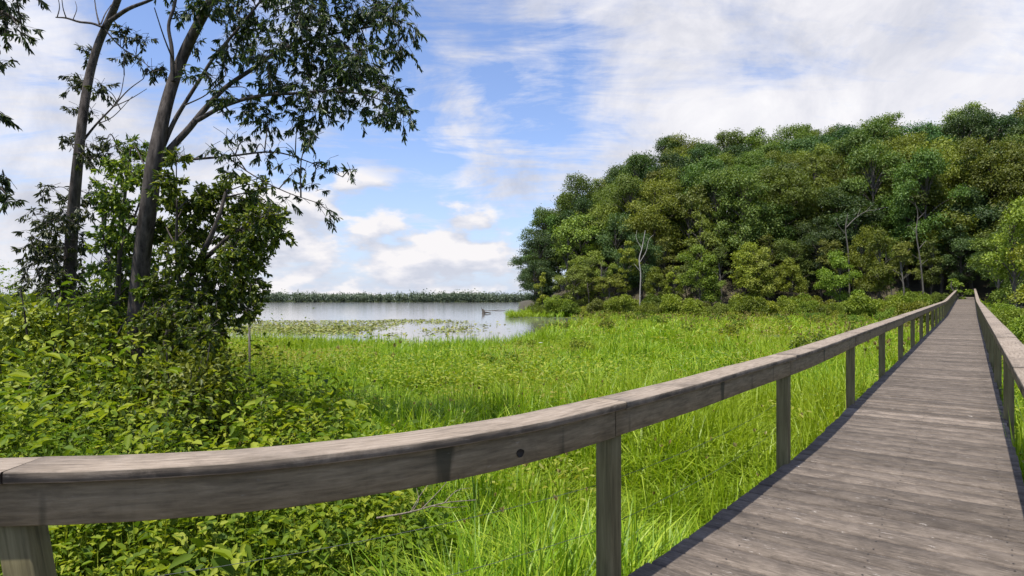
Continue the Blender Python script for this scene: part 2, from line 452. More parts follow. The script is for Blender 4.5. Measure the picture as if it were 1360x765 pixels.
# stringers under the planks
def sweep(mb, path, a0, a1, z0, z1, ch=.004, u0=0.0, cap=True, uvs=None, wob=0.0, rng=None):
    """box section a0..a1 to the right of path, z0..z1 above it, chamfered edges"""
    P = np.asarray(path, float)
    t = unit(np.gradient(P[:, :2], axis=0)); n = np.stack([t[:, 1], -t[:, 0]], 1)
    L = np.concatenate([[0], np.cumsum(np.linalg.norm(np.diff(P, axis=0), axis=1))]) + u0
    sec = [(a0 + ch, z0), (a1 - ch, z0), (a1, z0 + ch), (a1, z1 - ch), (a1 - ch, z1), (a0 + ch, z1), (a0, z1 - ch), (a0, z0 + ch)]
    per = [0, a1 - a0 - 2 * ch, 0, 0, 0, 0, 0, 0]
    k = len(sec); acc = [0]
    for i in range(1, k): acc.append(acc[-1] + math.dist(sec[i], sec[i - 1]))
    V = []; U = []
    for i in range(len(P)):
        dz = rng.uniform(-wob, wob) if rng else 0
        for (a, z), v in zip(sec, acc):
            V.append((P[i, 0] + n[i, 0] * a, P[i, 1] + n[i, 1] * a, P[i, 2] + z + dz)); U.append((L[i], v))
    F = [(i * k + j, (i + 1) * k + j, (i + 1) * k + (j + 1) % k, i * k + (j + 1) % k) for i in range(len(P) - 1) for j in range(k)]
    mb.add(V, F, U)
    b = mb.n - len(V); e = b + (len(P) - 1) * k
    if cap:
        mb.f.append(np.array([[b + 7, b + 6, b + 1, b], [b + 6, b + 5, b + 2, b + 1], [b + 5, b + 4, b + 3, b + 2],
                              [e, e + 1, e + 6, e + 7], [e + 1, e + 2, e + 5, e + 6], [e + 2, e + 3, e + 4, e + 5]]))
    return mb
ss = np.arange(1.2, 94.6, 2.0)
for off in (-1.2, -.5, .2):
    path = np.column_stack([np.outer(ss, DIR) + off * PERP, walk_z(ss) - .042])
    sweep(mb, path, -.04, .04, -.2, 0)
n_before = sum(len(f) for f in mb.f)
A6 = np.linspace(0, 2 * PI, 6, endpoint=False)
for (s0, wd, la, ra_, lf) in planks:
    if s0 > 24 or s0 < .6: continue
    for off in (-1.2, -.5, .2):
        for v in (.22, .78):
            if off < la + .05: continue
            sv_ = s0 + wd * v + rs.uniform(-.012, .012); pv = off + rs.uniform(-.015, .015)
            xy = sv_ * DIR + pv * PERP; zz_ = float(walk_z(sv_)) + lf + .0045
            mb.add([(xy[0] + .0065 * math.cos(q), xy[1] + .0065 * math.sin(q), zz_) for q in A6], [(0, 1, 2, 3), (0, 3, 4, 5)])
bw = mb.build('boardwalk', M['deck'], uv=True)
bw.data.materials.append(M['nail'])
mi = np.zeros(len(bw.data.polygons), np.int32); mi[n_before:] = 1
bw.data.polygons.foreach_set('material_index', mi)
tag(bw, kind='structure')

def sub_path(path2, a, b, height, step=.2):
    """piece of a plan path between arc lengths a and b, at height over the deck"""
    L = np.concatenate([[0], np.cumsum(np.linalg.norm(np.diff(path2, axis=0), axis=1))])
    q = np.linspace(a, b, max(2, int((b - a) / step) + 1))
    X = np.interp(q, L, path2[:, 0]); Y = np.interp(q, L, path2[:, 1])
    sv = X * DIR[0] + Y * DIR[1]
    return np.column_stack([X, Y, walk_z(np.maximum(sv, -50)) + height])
def arc_at(path2, fn):
    L = np.concatenate([[0], np.cumsum(np.linalg.norm(np.diff(path2, axis=0), axis=1))])
    return float(np.interp(0, fn(path2)[np.argsort(fn(path2))], L[np.argsort(fn(path2))]))

def build_railing(name, path2, side, post_arcs, label, lean=None):
    """side +1: the walk lies to the right of the path"""
    L = np.concatenate([[0], np.cumsum(np.linalg.norm(np.diff(path2, axis=0), axis=1))])
    total = L[-1]
    p0 = sub_path(path2, post_arcs[0], post_arcs[0] + .1, 0)[0]
    root = empty(name, (p0[0], p0[1], p0[2] - 1.0), label, 'railing')
    o0 = np.array(root.location)
    rg = random.Random(3)
    def fin(mb, nm, mat):
        for i in range(len(mb.v)): mb.v[i] = mb.v[i] - o0
        return mb.build(nm, mat, root, uv=True)
    def sd(a0, a1): return (a0, a1) if side > 0 else (-a1, -a0)
    joints = list(post_arcs)
    # cap boards: each lies over two bays, joints a little off the posts
    capj = [0.0] + [post_arcs[i] + .05 for i in range(1, len(post_arcs), 1)] + [total]
    for a, b in zip(capj[:-1], capj[1:]):
        if b - a < .15: continue
        mb = MB(); sweep(mb, sub_path(path2, a + .002, b - .002, RAIL_H - .04 + rg.uniform(-.004, .004)), *sd(0, .206), 0, .04, ch=.005, wob=.0015, rng=rg)
        fin(mb, 'cap_board', M['cap'])
    sj = [0.0] + post_arcs + [total]
    for a, b in zip(sj[:-1], sj[1:]):
        if b - a < .15: continue
        mb = MB(); sweep(mb, sub_path(path2, a + .002, b - .002, RAIL_H - .193 + rg.uniform(-.004, .004)), *sd(.128, .166), 0, .15, ch=.004, wob=.001, rng=rg)
        fin(mb, 'side_board', M['rail'])
    for i, a in enumerate(post_arcs):
        p = sub_path(path2, a - .06, a + .06, 0, .06)
        c = p[len(p) // 2]; t = unit(p[-1, :2] - p[0, :2]); n = np.array([t[1], -t[0]]) * side
        gz = float(land(c[0], c[1])) - .3
        top = c[2] + RAIL_H - .044
        hw = .053
        cc = c[:2] + n * (.03 + hw)
        mb = MB()
        lx = lean.get(i, (0, 0)) if lean else (rg.uniform(-.006, .006), rg.uniform(-.006, .006))
        V = []; U = []; r = .006
        sec = [(-hw + r, -hw), (hw - r, -hw), (hw, -hw + r), (hw, hw - r), (hw - r, hw), (-hw + r, hw), (-hw, hw - r), (-hw, -hw + r)]
        acc = np.concatenate([[0], np.cumsum([math.dist(sec[k], sec[k - 1]) for k in range(1, 8)])])
        for z in (gz, c[2] - .2, c[2] + .3, c[2] + .7, top):
            dx = (top - z)
            for (q0, q1), v in zip(sec, acc):
                xy = cc + t * (q0 + lx[0] * dx) + n * (q1 + lx[1] * dx * 0)
                V.append((xy[0], xy[1], z)); U.append((z, v))
        F = [(k * 8 + j, k * 8 + (j + 1) % 8, (k + 1) * 8 + (j + 1) % 8, (k + 1) * 8 + j) for k in range(4) for j in range(8)]
        mb.add(V, F, U); b = 32
        mb.f.append(np.array([[b, b + 1, b + 6, b + 7], [b + 1, b + 2, b + 5, b + 6], [b + 2, b + 3, b + 4, b + 5]]))
        fin(mb, 'post', M['post'])
    for h in (.56, .30):
        for a, b in zip(post_arcs[:3], post_arcs[1:4]):
            pth = sub_path(path2, a, b, h, .3)
            t = unit(np.gradient(pth[:, :2], axis=0)); n = np.stack([t[:, 1], -t[:, 0]], 1) * side
            pth[:, :2] += n * .024
            # a straight pull from post to post, sagging a little
            q = np.linspace(0, 1, len(pth))[:, None]
            pth = pth[0] * (1 - q) + pth[-1] * q; pth[:, 2] -= .05 * (q[:, 0] * (1 - q[:, 0]) * 4)
            mb = MB(); tube(mb, pth, .0015, 5)
            for k in range(len(mb.v)): mb.v[k] = mb.v[k] - o0
            mb.build('wire', M['wire'], root)
    return root

def knot(root, x, y, r):
    """dark knot hole on the face of a side board"""
    a = arc_for_x(x); p = sub_path(LEFT, a - .05, a + .05, 0, .05); c = p[1]
    t = unit(p[-1, :2] - p[0, :2]); n = np.array([t[1], -t[0]])
    cxy = c[:2] + n * .168
    z = EYE + (HY - y) / FPX * cxy[1]
    A = np.linspace(0, 2 * PI, 14, endpoint=False)
    V = [(cxy[0] + t[0] * r * 1.2 * math.cos(q) * (1 + .15 * math.sin(3 * q)), cxy[1] + t[1] * r * 1.2 * math.cos(q), z + r * math.sin(q)) for q in A]
    V2 = [(v[0] - n[0] * .0, v[1] - n[1] * .0, v[2]) for v in V]
    V = np.array(V); b = V - np.array([n[0], n[1], 0]) * .004
    mb = MB(); mb.add(np.vstack([V, b]), [(k, (k + 1) % 14, 14 + (k + 1) % 14, 14 + k) for k in range(14)])
    mb.f.append(np.array([[0, k, k + 1] for k in range(1, 13)]))
    best = min((o for o in root.children if o.name.startswith('side_board')), key=lambda o: min((Vector(v.co) + root.location - Vector((cxy[0], cxy[1], z))).length for v in o.data.vertices))
    for k in range(len(mb.v)): mb.v[k] = mb.v[k] - np.array(root.location)
    return mb.build('knot', M['knot'], best)
Larc = np.concatenate([[0], np.cumsum(np.linalg.norm(np.diff(LEFT, axis=0), axis=1))])
def arc_for_Z(Z):
    k = np.searchsorted(LEFT[:, 1], 3.0)
    return float(np.interp(Z, LEFT[k:, 1], Larc[k:]))
def arc_for_x(x):
    u = LEFT[:, 0] / LEFT[:, 1]
    return float(np.interp((x - CX) / FPX, u, Larc))
posts = [arc_for_x(-700), arc_for_x(40), arc_for_x(784)] + [arc_for_Z(Z) for Z in np.arange(5.85, 76, 3.15)]
rl = build_railing('wooden_railing', LEFT, +1, posts, 'weathered grey wooden railing curving along the left side of the boardwalk, beside the marsh', lean={1: (.17, 0)})
knot(rl, 650, 602, .019)
Rarc = np.concatenate([[0], np.cumsum(np.linalg.norm(np.diff(RIGHTL, axis=0), axis=1))])
posts_r = [float(np.interp(s, s_line, Rarc)) for s in np.arange(-1.8, 95, 3.96)]
build_railing('wooden_railing', RIGHTL, -1, posts_r, 'shaded wooden railing along the right side of the boardwalk, in front of the leafy shrubs')

def on_walk(X, Y, pad=.1):
    s = X * DIR[0] + Y * DIR[1]; p = X * PERP[0] + Y * PERP[1]
    return (p > np.interp(s, LS, LP) + .11 - pad) & (p < RIGHT_EDGE + pad) & (s > -4) & (s < 96) | ((Y < 2.3) & (X < .5) & (Y > -3))

# ---------------------------------------------------------------- marsh grass
def scatter(n, u0, u1, d0, d1, rng):
    d = np.sqrt(rng.uniform(d0 ** 2, d1 ** 2, n)); u = rng.uniform(u0, u1, n)
    return u * d, d
def leafy(X, Y):
    """1 where broad-leaved undergrowth takes over from grass (left of the view)"""
    u = X / np.maximum(Y, .5)
    edge = np.interp(Y, [0, 2.5, 4, 6, 9, 14, 22], [-.05, -.20, -.13, -.18, -.32, -.44, -.52]) + .16 * (fbm(X * .5, Y * .5) - .5)
    return sstep(.06, -.06, u - edge)
mb = MB(); rng = np.random.default_rng(11)
for (n, per, sp, d0, d1, h0, h1, w0, w1) in ((2600, 32, .06, 2.2, 7, .75, 1.35, .010, .024), (5200, 30, .09, 6.5, 16, .65, 1.25, .013, .028), (7500, 22, .16, 15, 36, .6, 1.15, .018, .040), (13000, 12, .30, 34, 110, .55, 1.15, .045, .10)):
    X, Y = scatter(n, -.95, 1.0, d0, d1, rng)
    big_c = fbm(X * .35 + 3, Y * .35, 2)
    hc = (.12 + 1.4 * big_c) * rng.uniform(.75, 1.25, n)
    ca = rng.uniform(0, 2 * PI, n)                    # the way the whole tussock leans
    X = np.repeat(X, per); Y = np.repeat(Y, per); hc = np.repeat(hc, per); ca = np.repeat(ca, per)
    ra = rng.uniform(0, 2 * PI, len(X)); rr_ = np.abs(rng.normal(0, sp, len(X))) * 1.6
    X = X + np.cos(ra) * rr_; Y = Y + np.sin(ra) * rr_
    u = X / Y
    ok = ((Y - shore(u) < .6) | (u > .17) | (land(X, Y) > -.12)) & (Y < forest_edge(u) + 1) & ~on_walk(X, Y, .03) & (rng.random(len(X)) > leafy(X, Y) * .96)
    X, Y, hc, ca, ra = X[ok], Y[ok], hc[ok], ca[ok], ra[ok]; k = len(X)
    h = rng.uniform(h0, h1, k) * hc
    h *= 1 + .5 * np.exp(-((Y - 97) / 7) ** 2) * ((X / Y) < .1)
    near_shore = sstep(-9, 0, Y - shore(X / Y)) * ((X / Y) < .1)
    h = np.maximum(h, near_shore * rng.uniform(.55, 1.35, k))
    pos = np.stack([X, Y, land(X, Y) - .03], 1)
    ang = np.where(rng.random(k) < .55, ra, ca) + rng.normal(0, .45, k)
    bend = np.abs(rng.normal(.45, .32, k)) + .6 * (rng.random(k) < .35)
    tipx = X + np.cos(ang) * bend * h; tipy = Y + np.sin(ang) * bend * h
    ok = ~on_walk(tipx, tipy, -.12)
    V, q, t = blade_set(pos[ok], ang[ok], h[ok], rng.uniform(w0, w1, k)[ok], bend[ok], rng)
    mb.add(V, q); mb.f.append(t + (mb.n - len(V)))
tag(mb.build('marsh_grass', M['grass']), 'tall bright green grass filling the open marsh beside the boardwalk', 'grass', kind='stuff')

# broad-leaved weeds among the grass
mb = MB(); rng = np.random.default_rng(12)
for (n, d0, d1, L0, L1) in ((16000, 2.6, 9, .045, .10), (60000, 9, 22, .05, .12), (80000, 22, 92, .08, .22)):
    X, Y = scatter(n, -.9, .95, d0, d1, rng)
    u = X / Y
    ok = ((Y < shore(u) - .5) | (u > .17)) & (Y < forest_edge(u)) & ~on_walk(X, Y, .05) & (fbm(X * .4 + 9, Y * .4, 2) > .5)
    X, Y = X[ok], Y[ok]; k = len(X)
    pos = np.stack([X, Y, land(X, Y) + rng.uniform(.3, 1.05, k) * (.5 + .9 * fbm(X * .4 + 9, Y * .4, 2))], 1)
    a = rand_dirs(k, rng); a[:, 2] *= .4
    nn = rand_dirs(k, rng) * .7 + np.array([0, -.2, 1])
    L = rng.uniform(L0, L1, k)
    V, F = leaf_set(pos, a, nn, L, L * .5)
    mb.add(V, F)
tag(mb.build('marsh_weeds', M['weed']), 'broad leaved green weeds mixed through the marsh grass', 'weeds', kind='stuff')

# brown seed heads and dead stems standing over the grass
mb = MB(); rng = np.random.default_rng(19)
for (n, d0, d1, hw_) in ((500, 4, 16, .006), (5000, 16, 92, .02)):
    X, Y = scatter(n, -.6, .95, d0, d1, rng); u = X / Y
    ok = ((Y < shore(u) - .2) | (u > .17)) & (Y < forest_edge(u) - 2) & ~on_walk(X, Y, .1) & (fbm(X * .12 + 21, Y * .12, 2) > .48)
    X, Y = X[ok], Y[ok]; k = len(X)
    hgt = rng.uniform(.75, 1.3, k)
    pos = np.stack([X, Y, land(X, Y)], 1)
    V, q, t = blade_set(pos, rng.uniform(0, 6.28, k), hgt, np.full(k, hw_), rng.uniform(.02, .2, k), rng)
    mb.add(V, q); mb.f.append(t + (mb.n - len(V)))
    hp = pos + np.stack([rng.normal(0, .03, k), rng.normal(0, .03, k), hgt * .93], 1)
    for j_ in range(4):
        L = rng.uniform(3.5, 6, k) * hw_
        V, F = leaf_set(hp - np.array([0, 0, 1]) * (L * .4)[:, None], rng.normal(0, .3, (k, 3)) + np.array([0, 0, 1]), rand_dirs(k, rng), L * 1.6, L * .9); mb.add(V, F)
tag(mb.build('seed_heads', leaf_mat('dry_stems', [(.16, .09, .03), (.24, .15, .05), (.30, .24, .10)], trans=.2)), 'dry brown and orange seed heads scattered over the far marsh grass', 'seed heads', kind='stuff')

# ---------------------------------------------------------------- leafy undergrowth on the left
def under_h(X, Y):
    u = X / np.maximum(Y, .5)
    h = np.interp(Y, [2, 2.6, 4, 6, 9, 14, 22], [.3, .6, 1.1, 1.55, 2.0, 2.1, 1.7])
    left = sstep(-.25, -.8, u)
    h = h * (.72 + .38 * left) + .25 * left * sstep(4, 8, Y)
    return h * (.55 + .9 * fbm(X * 1.1, Y * 1.1, 3))
mb = MB(); rng = np.random.default_rng(13)
st_mb = MB()
n = 11000
X, Y = scatter(n, -1.1, .1, 2.05, 20, rng)
X2, Y2 = scatter(3200, -1.1, .1, 2.05, 5.5, rng); X = np.concatenate([X, X2]); Y = np.concatenate([Y, Y2])
ok = (rng.random(len(X)) < leafy(X, Y)) & ~on_walk(X, Y, .10)
X, Y = X[ok], Y[ok]; k = len(X)
hh = under_h(X, Y) * rng.uniform(.45, 1.25, k); gz = land(X, Y)
lean = rng.normal(0, .16, (k, 2))
size = rng.uniform(.6, 1.35, k) * (1 + .5 * sstep(.45, .7, fbm(X * .8 + 30, Y * .8, 2)))
per = 15
R_ = lambda a: np.repeat(a, per)
t = rng.uniform(.22, 1, k * per) ** .8
az = rng.uniform(0, 2 * PI, k * per)
sz = R_(size) * (1.15 - .45 * t)
rad = rng.uniform(.02, .13, k * per) * (1.25 - .8 * t) * R_(size)
dx = np.cos(az); dy = np.sin(az)
pos = np.stack([R_(X) + R_(lean[:, 0] * hh) * t + dx * rad, R_(Y) + R_(lean[:, 1] * hh) * t + dy * rad, R_(gz) + R_(hh) * t + rng.normal(0, .015, k * per)], 1)
a = np.stack([dx, dy, rng.normal(-.05, .35, k * per)], 1) + rng.normal(0, .35, (k * per, 3))
nn = np.stack([dx * .25, dy * .25, np.ones(k * per)], 1) + rng.normal(0, .38, (k * per, 3))
L = .068 * sz * rng.uniform(.7, 1.3, k * per)
ok = ~on_walk(pos[:, 0], pos[:, 1], .02)
V, F = leaf_set(pos[ok], a[ok], nn[ok], L[ok], (L * rng.uniform(.4, .78, k * per))[ok])
mb.add(V, F)
base = np.stack([X, Y, gz], 1)
V, q, t_ = blade_set(base, np.arctan2(lean[:, 1], lean[:, 0]), hh * 1.02, np.full(k, .009), np.hypot(lean[:, 0], lean[:, 1]), rng)
mb.add(V, q); mb.f.append(t_ + (mb.n - len(V)))
# larger-leaved plants standing among them
X, Y = scatter(420, -1.0, .0, 2.3, 9, rng)
ok = (leafy(X, Y) > .4) & ~on_walk(X, Y, .25); X, Y = X[ok], Y[ok]; k = len(X); per = 9
hh = under_h(X, Y) * rng.uniform(.85, 1.2, k); az = rng.uniform(0, 6.28, k * per); tt = rng.uniform(.6, 1.0, k * per)
dx, dy = np.cos(az), np.sin(az); rad = rng.uniform(.03, .12, k * per)
pos = np.stack([R_(X) + dx * rad, R_(Y) + dy * rad, land(R_(X), R_(Y)) + R_(hh) * tt], 1)
a = np.stack([dx, dy, rng.normal(.1, .4, k * per)], 1); nn = np.stack([-dx * .3, -dy * .3, np.ones(k * per)], 1) + rng.normal(0, .25, (k * per, 3))
L = rng.uniform(.10, .19, k * per)
V, F = leaf_set(pos, a, nn, L, L * rng.uniform(.4, .6, k * per), droop=.25); mb.add(V, F)
tag(mb.build('leafy_undergrowth', M['under']), 'bank of low leafy plants and brambles behind the curved railing', 'undergrowth', kind='stuff')

# ---------------------------------------------------------------- shrubs (stems + foliage)
def shrub_meshes(seed, H, R, nleaf, leaf, mat, stem_mat, narrow=.6, clumps=16):
    rng = np.random.default_rng(seed)
    fol = MB(); st = MB()
    for k in range(clumps):
        az = rng.uniform(0, 2 * PI); rr = R * math.sqrt(rng.random()) * .8
        zc = H * rng.uniform(.25, .86) * (1 - .35 * (rr / R) ** 2)
        c = np.array([rr * math.cos(az), rr * math.sin(az), zc])
        cr = R * rng.uniform(.26, .42)
        n = nleaf // clumps
        d = rand_dirs(n, rng); rad = rng.random(n) ** .4
        pos = c + d * rad[:, None] * cr * np.array([1, 1, .85])
        a = d + rng.normal(0, .6, (n, 3)); a[:, 2] -= .2
        nn = d * .7 + rng.normal(0, .5, (n, 3)) + np.array([0, 0, .6])
        L = rng.uniform(.7, 1.3, n) * leaf
        keep = pos[:, 2] > .03
        V, F = leaf_set(pos[keep], a[keep], nn[keep], L[keep], L[keep] * narrow)
        fol.add(V, F)
        b = np.array([rng.normal(0, .12) * R, rng.normal(0, .12) * R, -.1])
        mid = b * .5 + c * .5 + rng.normal(0, .06, 3) * R
        tube(st, spline([b, mid, c, c + (c - mid) * .4], 3), np.linspace(.012, .003, 10) * max(1, H * .7), 5)
    return fol.mesh('foliage', mat), st.mesh('stem', stem_mat)
def shrub(name, loc, meshes, label, group=None, rz=0, sc=1, cat='shrub'):
    r = empty(name, loc, label, cat, group, rz, sc)
    link('foliage', meshes[0], r); link('stem', meshes[1], r)
    return r

def gpt(x, d, dz=0.0):
    X = (x - CX) / FPX * d
    return (X, d, float(land(X, d)) - .03 + dz)

big = [shrub_meshes(20 + k, 2.6, 1.3, 9000, .085, M['bush'], M['bark'], clumps=26) for k in range(3)]
near_shrubs = [(28, 7.9, 1.12, 0, 'tall dark leafy shrub at the left edge, in front of the slender leaning tree'),
               (-40, 6.2, .95, 1, 'tall leafy shrub cut by the left edge of the view'),
               (118, 7.8, .92, 2, 'leafy shrub in front of the gap between the two tall tree trunks'),
               (240, 7.6, .86, 0, 'leafy shrub at the foot of the small bushy tree'),
               (330, 8.2, .62, 1, 'low leafy shrub right of the small bushy tree, facing the lake'),
               (15, 4.4, .50, 2, 'small leafy shrub close behind the far left end of the railing'),
               (190, 6.4, .62, 0, 'small leafy shrub in front of the thick leaning trunk'),
               (400, 9.5, .45, 2, 'low weedy shrub at the edge of the undergrowth, right of the thin grey stake')]
for x, d, sc, k, lab in near_shrubs:
    shrub('leafy_shrub', gpt(x, d), big[k], lab, None, random.uniform(0, 6), sc)

# ---------------------------------------------------------------- the tall trees by the lake
def leaf_sprays(fol, tw, blobs, dist, rng, dens, L0, L1, narrow, droop=.75, dspread=1.0, anchors=None):
    """blobs: (column, row, radius) -> twigs with hanging leaves around that point; a thin branch joins each to the limb"""
    for (x, y, r) in blobs:
        d0 = dist + rng.uniform(-.7, .7) * dspread
        c = at(x, y, d0); R = r / FPX * dist
        if anchors is not None:
            A = anchors[np.argmin(np.linalg.norm(anchors - (c + np.array([0, 0, -R * .6])), axis=1))]
            mid = (A + c) / 2 + np.array([0, 0, .12 * np.linalg.norm(c - A)]) + rng.normal(0, .05, 3)
            ln = np.linalg.norm(c - A)
            tube(tw, spline([A, mid, c], 4), np.linspace(.006 + .008 * min(ln, 2), .004, 9), 5)
        nsp = max(3, int(dens * .84 * (R / .3) ** 1.8))
        for k in range(nsp):
            dv = rand_dirs(1, rng)[0] * np.array([1, 1.0, .9])
            p = c + dv * R * rng.random() ** .5
            out = unit((p - c) * np.array([1, 1, .4]) + rng.normal(0, .25, 3) + np.array([0, 0, -.12 * R]))
            ln = rng.uniform(.16, .36)
            st = p - out * ln * .5
            e = st + out * ln + np.array([0, 0, -ln * .22])
            tube(tw, [st, (st + e) / 2 + np.array([0, 0, .03]), e], [.0035, .003, .0015], 4)
            n = rng.integers(13, 24)
            t = rng.uniform(.3, 1, n) ** .6
            pos = st + (e - st) * t[:, None]
            a = out * .55 + rand_dirs(n, rng) * .65 + np.array([0, 0, -droop])
            nn = rand_dirs(n, rng) + np.array([0, 0, .5])
            L = rng.uniform(L0, L1, n)
            V, F = leaf_set(pos, a, nn, L, L * narrow, droop=.1)
            fol.add(V, F)
        

def lake_tree(name, base_xd, limbs, blobs, dist, label, seed, dens=13, L=(.08, .14), narrow=.24, group=None, sparse=None, droop=.75, barkm=None, dspread=1.0, leafm=None):
    """limbs: list of [(column, row, radius px), ...], the first is the trunk"""
    rng = np.random.default_rng(seed)
    tr = MB(); tw = MB(); fol = MB()
    anchors = []
    for i, lb in enumerate(limbs):
        off = 0 if i == 0 else rng.uniform(-.5, .5) * dspread
        pts = []; rad = []
        for k, (x, y, r) in enumerate(lb):
            f = k / max(1, len(lb) - 1)
            dd = dist + (off * f if i else .15 * math.sin(k))
            pts.append(at(x, y, dd)); rad.append(r / FPX * dist)
        if i == 0:
            g = pts[0].copy(); g[2] = float(land(g[0], g[1])) - .2
            pts.insert(0, g); rad.insert(0, rad[0] * 1.25)
        P = spline(np.column_stack([pts, rad]), 5)
        tube(tr, P[:, :3], np.maximum(P[:, 3], .004), 10 if i == 0 else 7)
        anchors.append(P[4:, :3])
    anchors = np.concatenate(anchors)
    leaf_sprays(fol, tw, blobs, dist, rng, dens, *L, narrow, droop, dspread, anchors)
    if sparse:
        leaf_sprays(fol, tw, sparse, dist, rng, dens * .3, *L, narrow, droop, dspread, anchors)
    o = at(limbs[0][0][0], limbs[0][0][1], dist); o[2] = float(land(o[0], o[1]))
    root = empty(name, tuple(o), label, 'tree', group)
    tr.v += tw.v; tr.f += [f + tr.n for f in tw.f]; tr.uv += tw.uv; tr.n += tw.n
    for mb, nm, mt in ((tr, 'trunk', barkm or M['bark']), (fol, 'crown', leafm or M['willow'])):
        for k in range(len(mb.v)): mb.v[k] = mb.v[k] - o
        mb.build(nm, mt, root, smooth=(nm == 'trunk'))
    return root

# the thick leaning tree
lake_tree('willow_tree', None, [
    [(176, 520, 11.84), (180, 440, 11.22), (184, 390, 11.22), (190, 330, 10.59), (198, 270, 10.28), (205, 215, 9.66), (216, 160, 8.1), (228, 115, 7.48), (245, 70, 6.86), (262, 35, 6.23), (280, 0, 5.61), (300, -60, 4.99), (325, -130, 3.12), (345, -190, 1.25)],
    [(206, 222, 5.61), (228, 196, 4.67), (251, 171, 4.36), (273, 144, 3.74), (300, 116, 3.12), (341, 88, 2.8), (372, 67, 2.49), (420, 50, 1.87), (480, 38, 1.0)],
    [(262, 160, 3.12), (300, 140, 2.49), (347, 127, 2.25), (394, 124, 1.87), (432, 121, 1.49), (480, 125, 1.0), (520, 138, 0.62)],
    [(209, 214, 3.74), (221, 184, 3.12), (232, 160, 2.87), (245, 138, 2.49), (267, 103, 2.25), (285, 75, 1.99), (314, 41, 1.75), (340, 9, 1.49), (380, -40, 0.87)],
    [(230, 108, 3.12), (229, 91, 2.8), (228, 63, 2.49), (224, 34, 2.12), (232, 6, 1.87), (240, -40, 1.0)],
    [(212, 216, 3.12), (250, 212, 1.87), (300, 208, 1.49), (363, 202, 1.12), (410, 215, 0.75), (455, 235, 0.5)],
    [(300, 207, 1.12), (335, 232, 0.81), (380, 255, 0.69), (430, 272, 0.5)],
    [(232, 85, 1.25), (218, 50, 0.87), (205, 10, 0.62)],
    [(245, 140, 1.0), (275, 125, 0.75), (300, 100, 0.56)],
    ],
    [(330, 30, 32), (352, 72, 30), (398, 18, 40), (402, 70, 42), (440, 45, 40), (455, 95, 40), (425, 130, 36), (398, 162, 22), (412, 180, 12), (480, 15, 34), (520, 25, 28), (543, 38, 14), (530, 60, 22), (475, 80, 34), (505, 108, 26), (520, 128, 24), (532, 152, 18), (508, 158, 16), (470, 142, 24), (372, 112, 30), (335, 140, 24), (358, 160, 16), (312, 62, 22), (300, 75, 16), (288, 100, 14), (300, 132, 16), (262, 8, 22), (295, 5, 22), (245, 20, 12), (430, -10, 40), (380, -20, 40), (330, -20, 40), (520, -14, 30),
     (420, -70, 60), (340, -80, 60), (270, -60, 40), (220, -40, 30),
     (262, 60, 10), (250, 95, 10)],
    9.0, 'thick leaning grey tree, second from the left, its leafy limb hanging over the lake view', 31, dens=40, L=(.065, .115), narrow=.28,
    sparse=[(300, 190, 20), (330, 185, 22), (355, 205, 22), (320, 225, 22), (395, 225, 22), (420, 225, 16), (445, 218, 12), (430, 275, 14), (410, 255, 18), (440, 285, 8), (380, 190, 16), (465, 228, 8), (280, 200, 14), (345, 250, 18), (376, 268, 14)])

# the slender tree left of it
lake_tree('willow_tree', None, [
    [(87, 520, 7.7), (90, 420, 7.4), (92, 370, 7.7), (96, 300, 7.4), (101, 240, 6.51), (106, 190, 5.92), (112, 140, 5.62), (120, 95, 5.33), (132, 55, 4.74), (148, 20, 4.44), (160, -10, 3.85), (178, -60, 2.96), (190, -120, 1.18)],
    [(146, 28, 2.96), (170, 12, 2.37), (200, 0, 1.78), (235, -18, 0.89)],
    [(136, 36, 1.78), (122, 31, 1.54), (105, 29, 1.42), (88, 24, 1.18), (74, 23, 0.71)],
    [(88, 24, 0.83), (84, 12, 0.59), (82, -2, 0.42)], [(76, 23, 0.71), (79, 10, 0.54), (77, -4, 0.35)], [(97, 26, 0.59), (102, 12, 0.42), (100, 2, 0.3)],
    [(132, 32, 1.18), (128, 16, 0.83), (125, -6, 0.59)], [(134, 32, 0.94), (140, 18, 0.71), (148, 6, 0.47)],
    [(108, 190, 1.78), (128, 165, 1.3), (150, 142, 0.94), (170, 120, 0.71), (190, 105, 0.47)],
    [(150, 142, 0.83), (160, 125, 0.59), (165, 100, 0.42)], [(150, 142, 0.71), (172, 132, 0.54), (195, 118, 0.35)], [(128, 165, 0.71), (150, 155, 0.54), (176, 128, 0.35)],
    [(140, 40, 1.18), (160, 62, 0.83), (185, 78, 0.59), (205, 95, 0.47)],
    [(112, 215, 1.18), (130, 205, 0.83), (155, 192, 0.59)],
    ],
    [(118, 67, 11), (103, 112, 18), (134, 116, 14), (100, 143, 10), (125, 152, 11), (90, 186, 12), (122, 194, 16), (116, 212, 12), (140, 190, 9), (142, 202, 9), (163, 41, 14), (172, 72, 14), (188, 50, 10), (214, 90, 12), (200, 88, 7),
     (66, 251, 12), (56, 290, 18), (42, 314, 12), (74, 296, 22), (62, 323, 22), (42, 336, 14), (70, 350, 24), (34, 358, 9), (36, 374, 12), (74, 372, 24), (104, 355, 12), (108, 323, 10), (118, 257, 12), (114, 282, 14), (96, 262, 14), (84, 320, 22), (88, 280, 18), (90, 340, 22), (60, 392, 18), (95, 385, 20), (112, 390, 12)],
    10.5, 'slender leaning grey tree, first trunk from the left, with leaf tufts down its whole length', 32, dens=34, L=(.065, .12), narrow=.28)

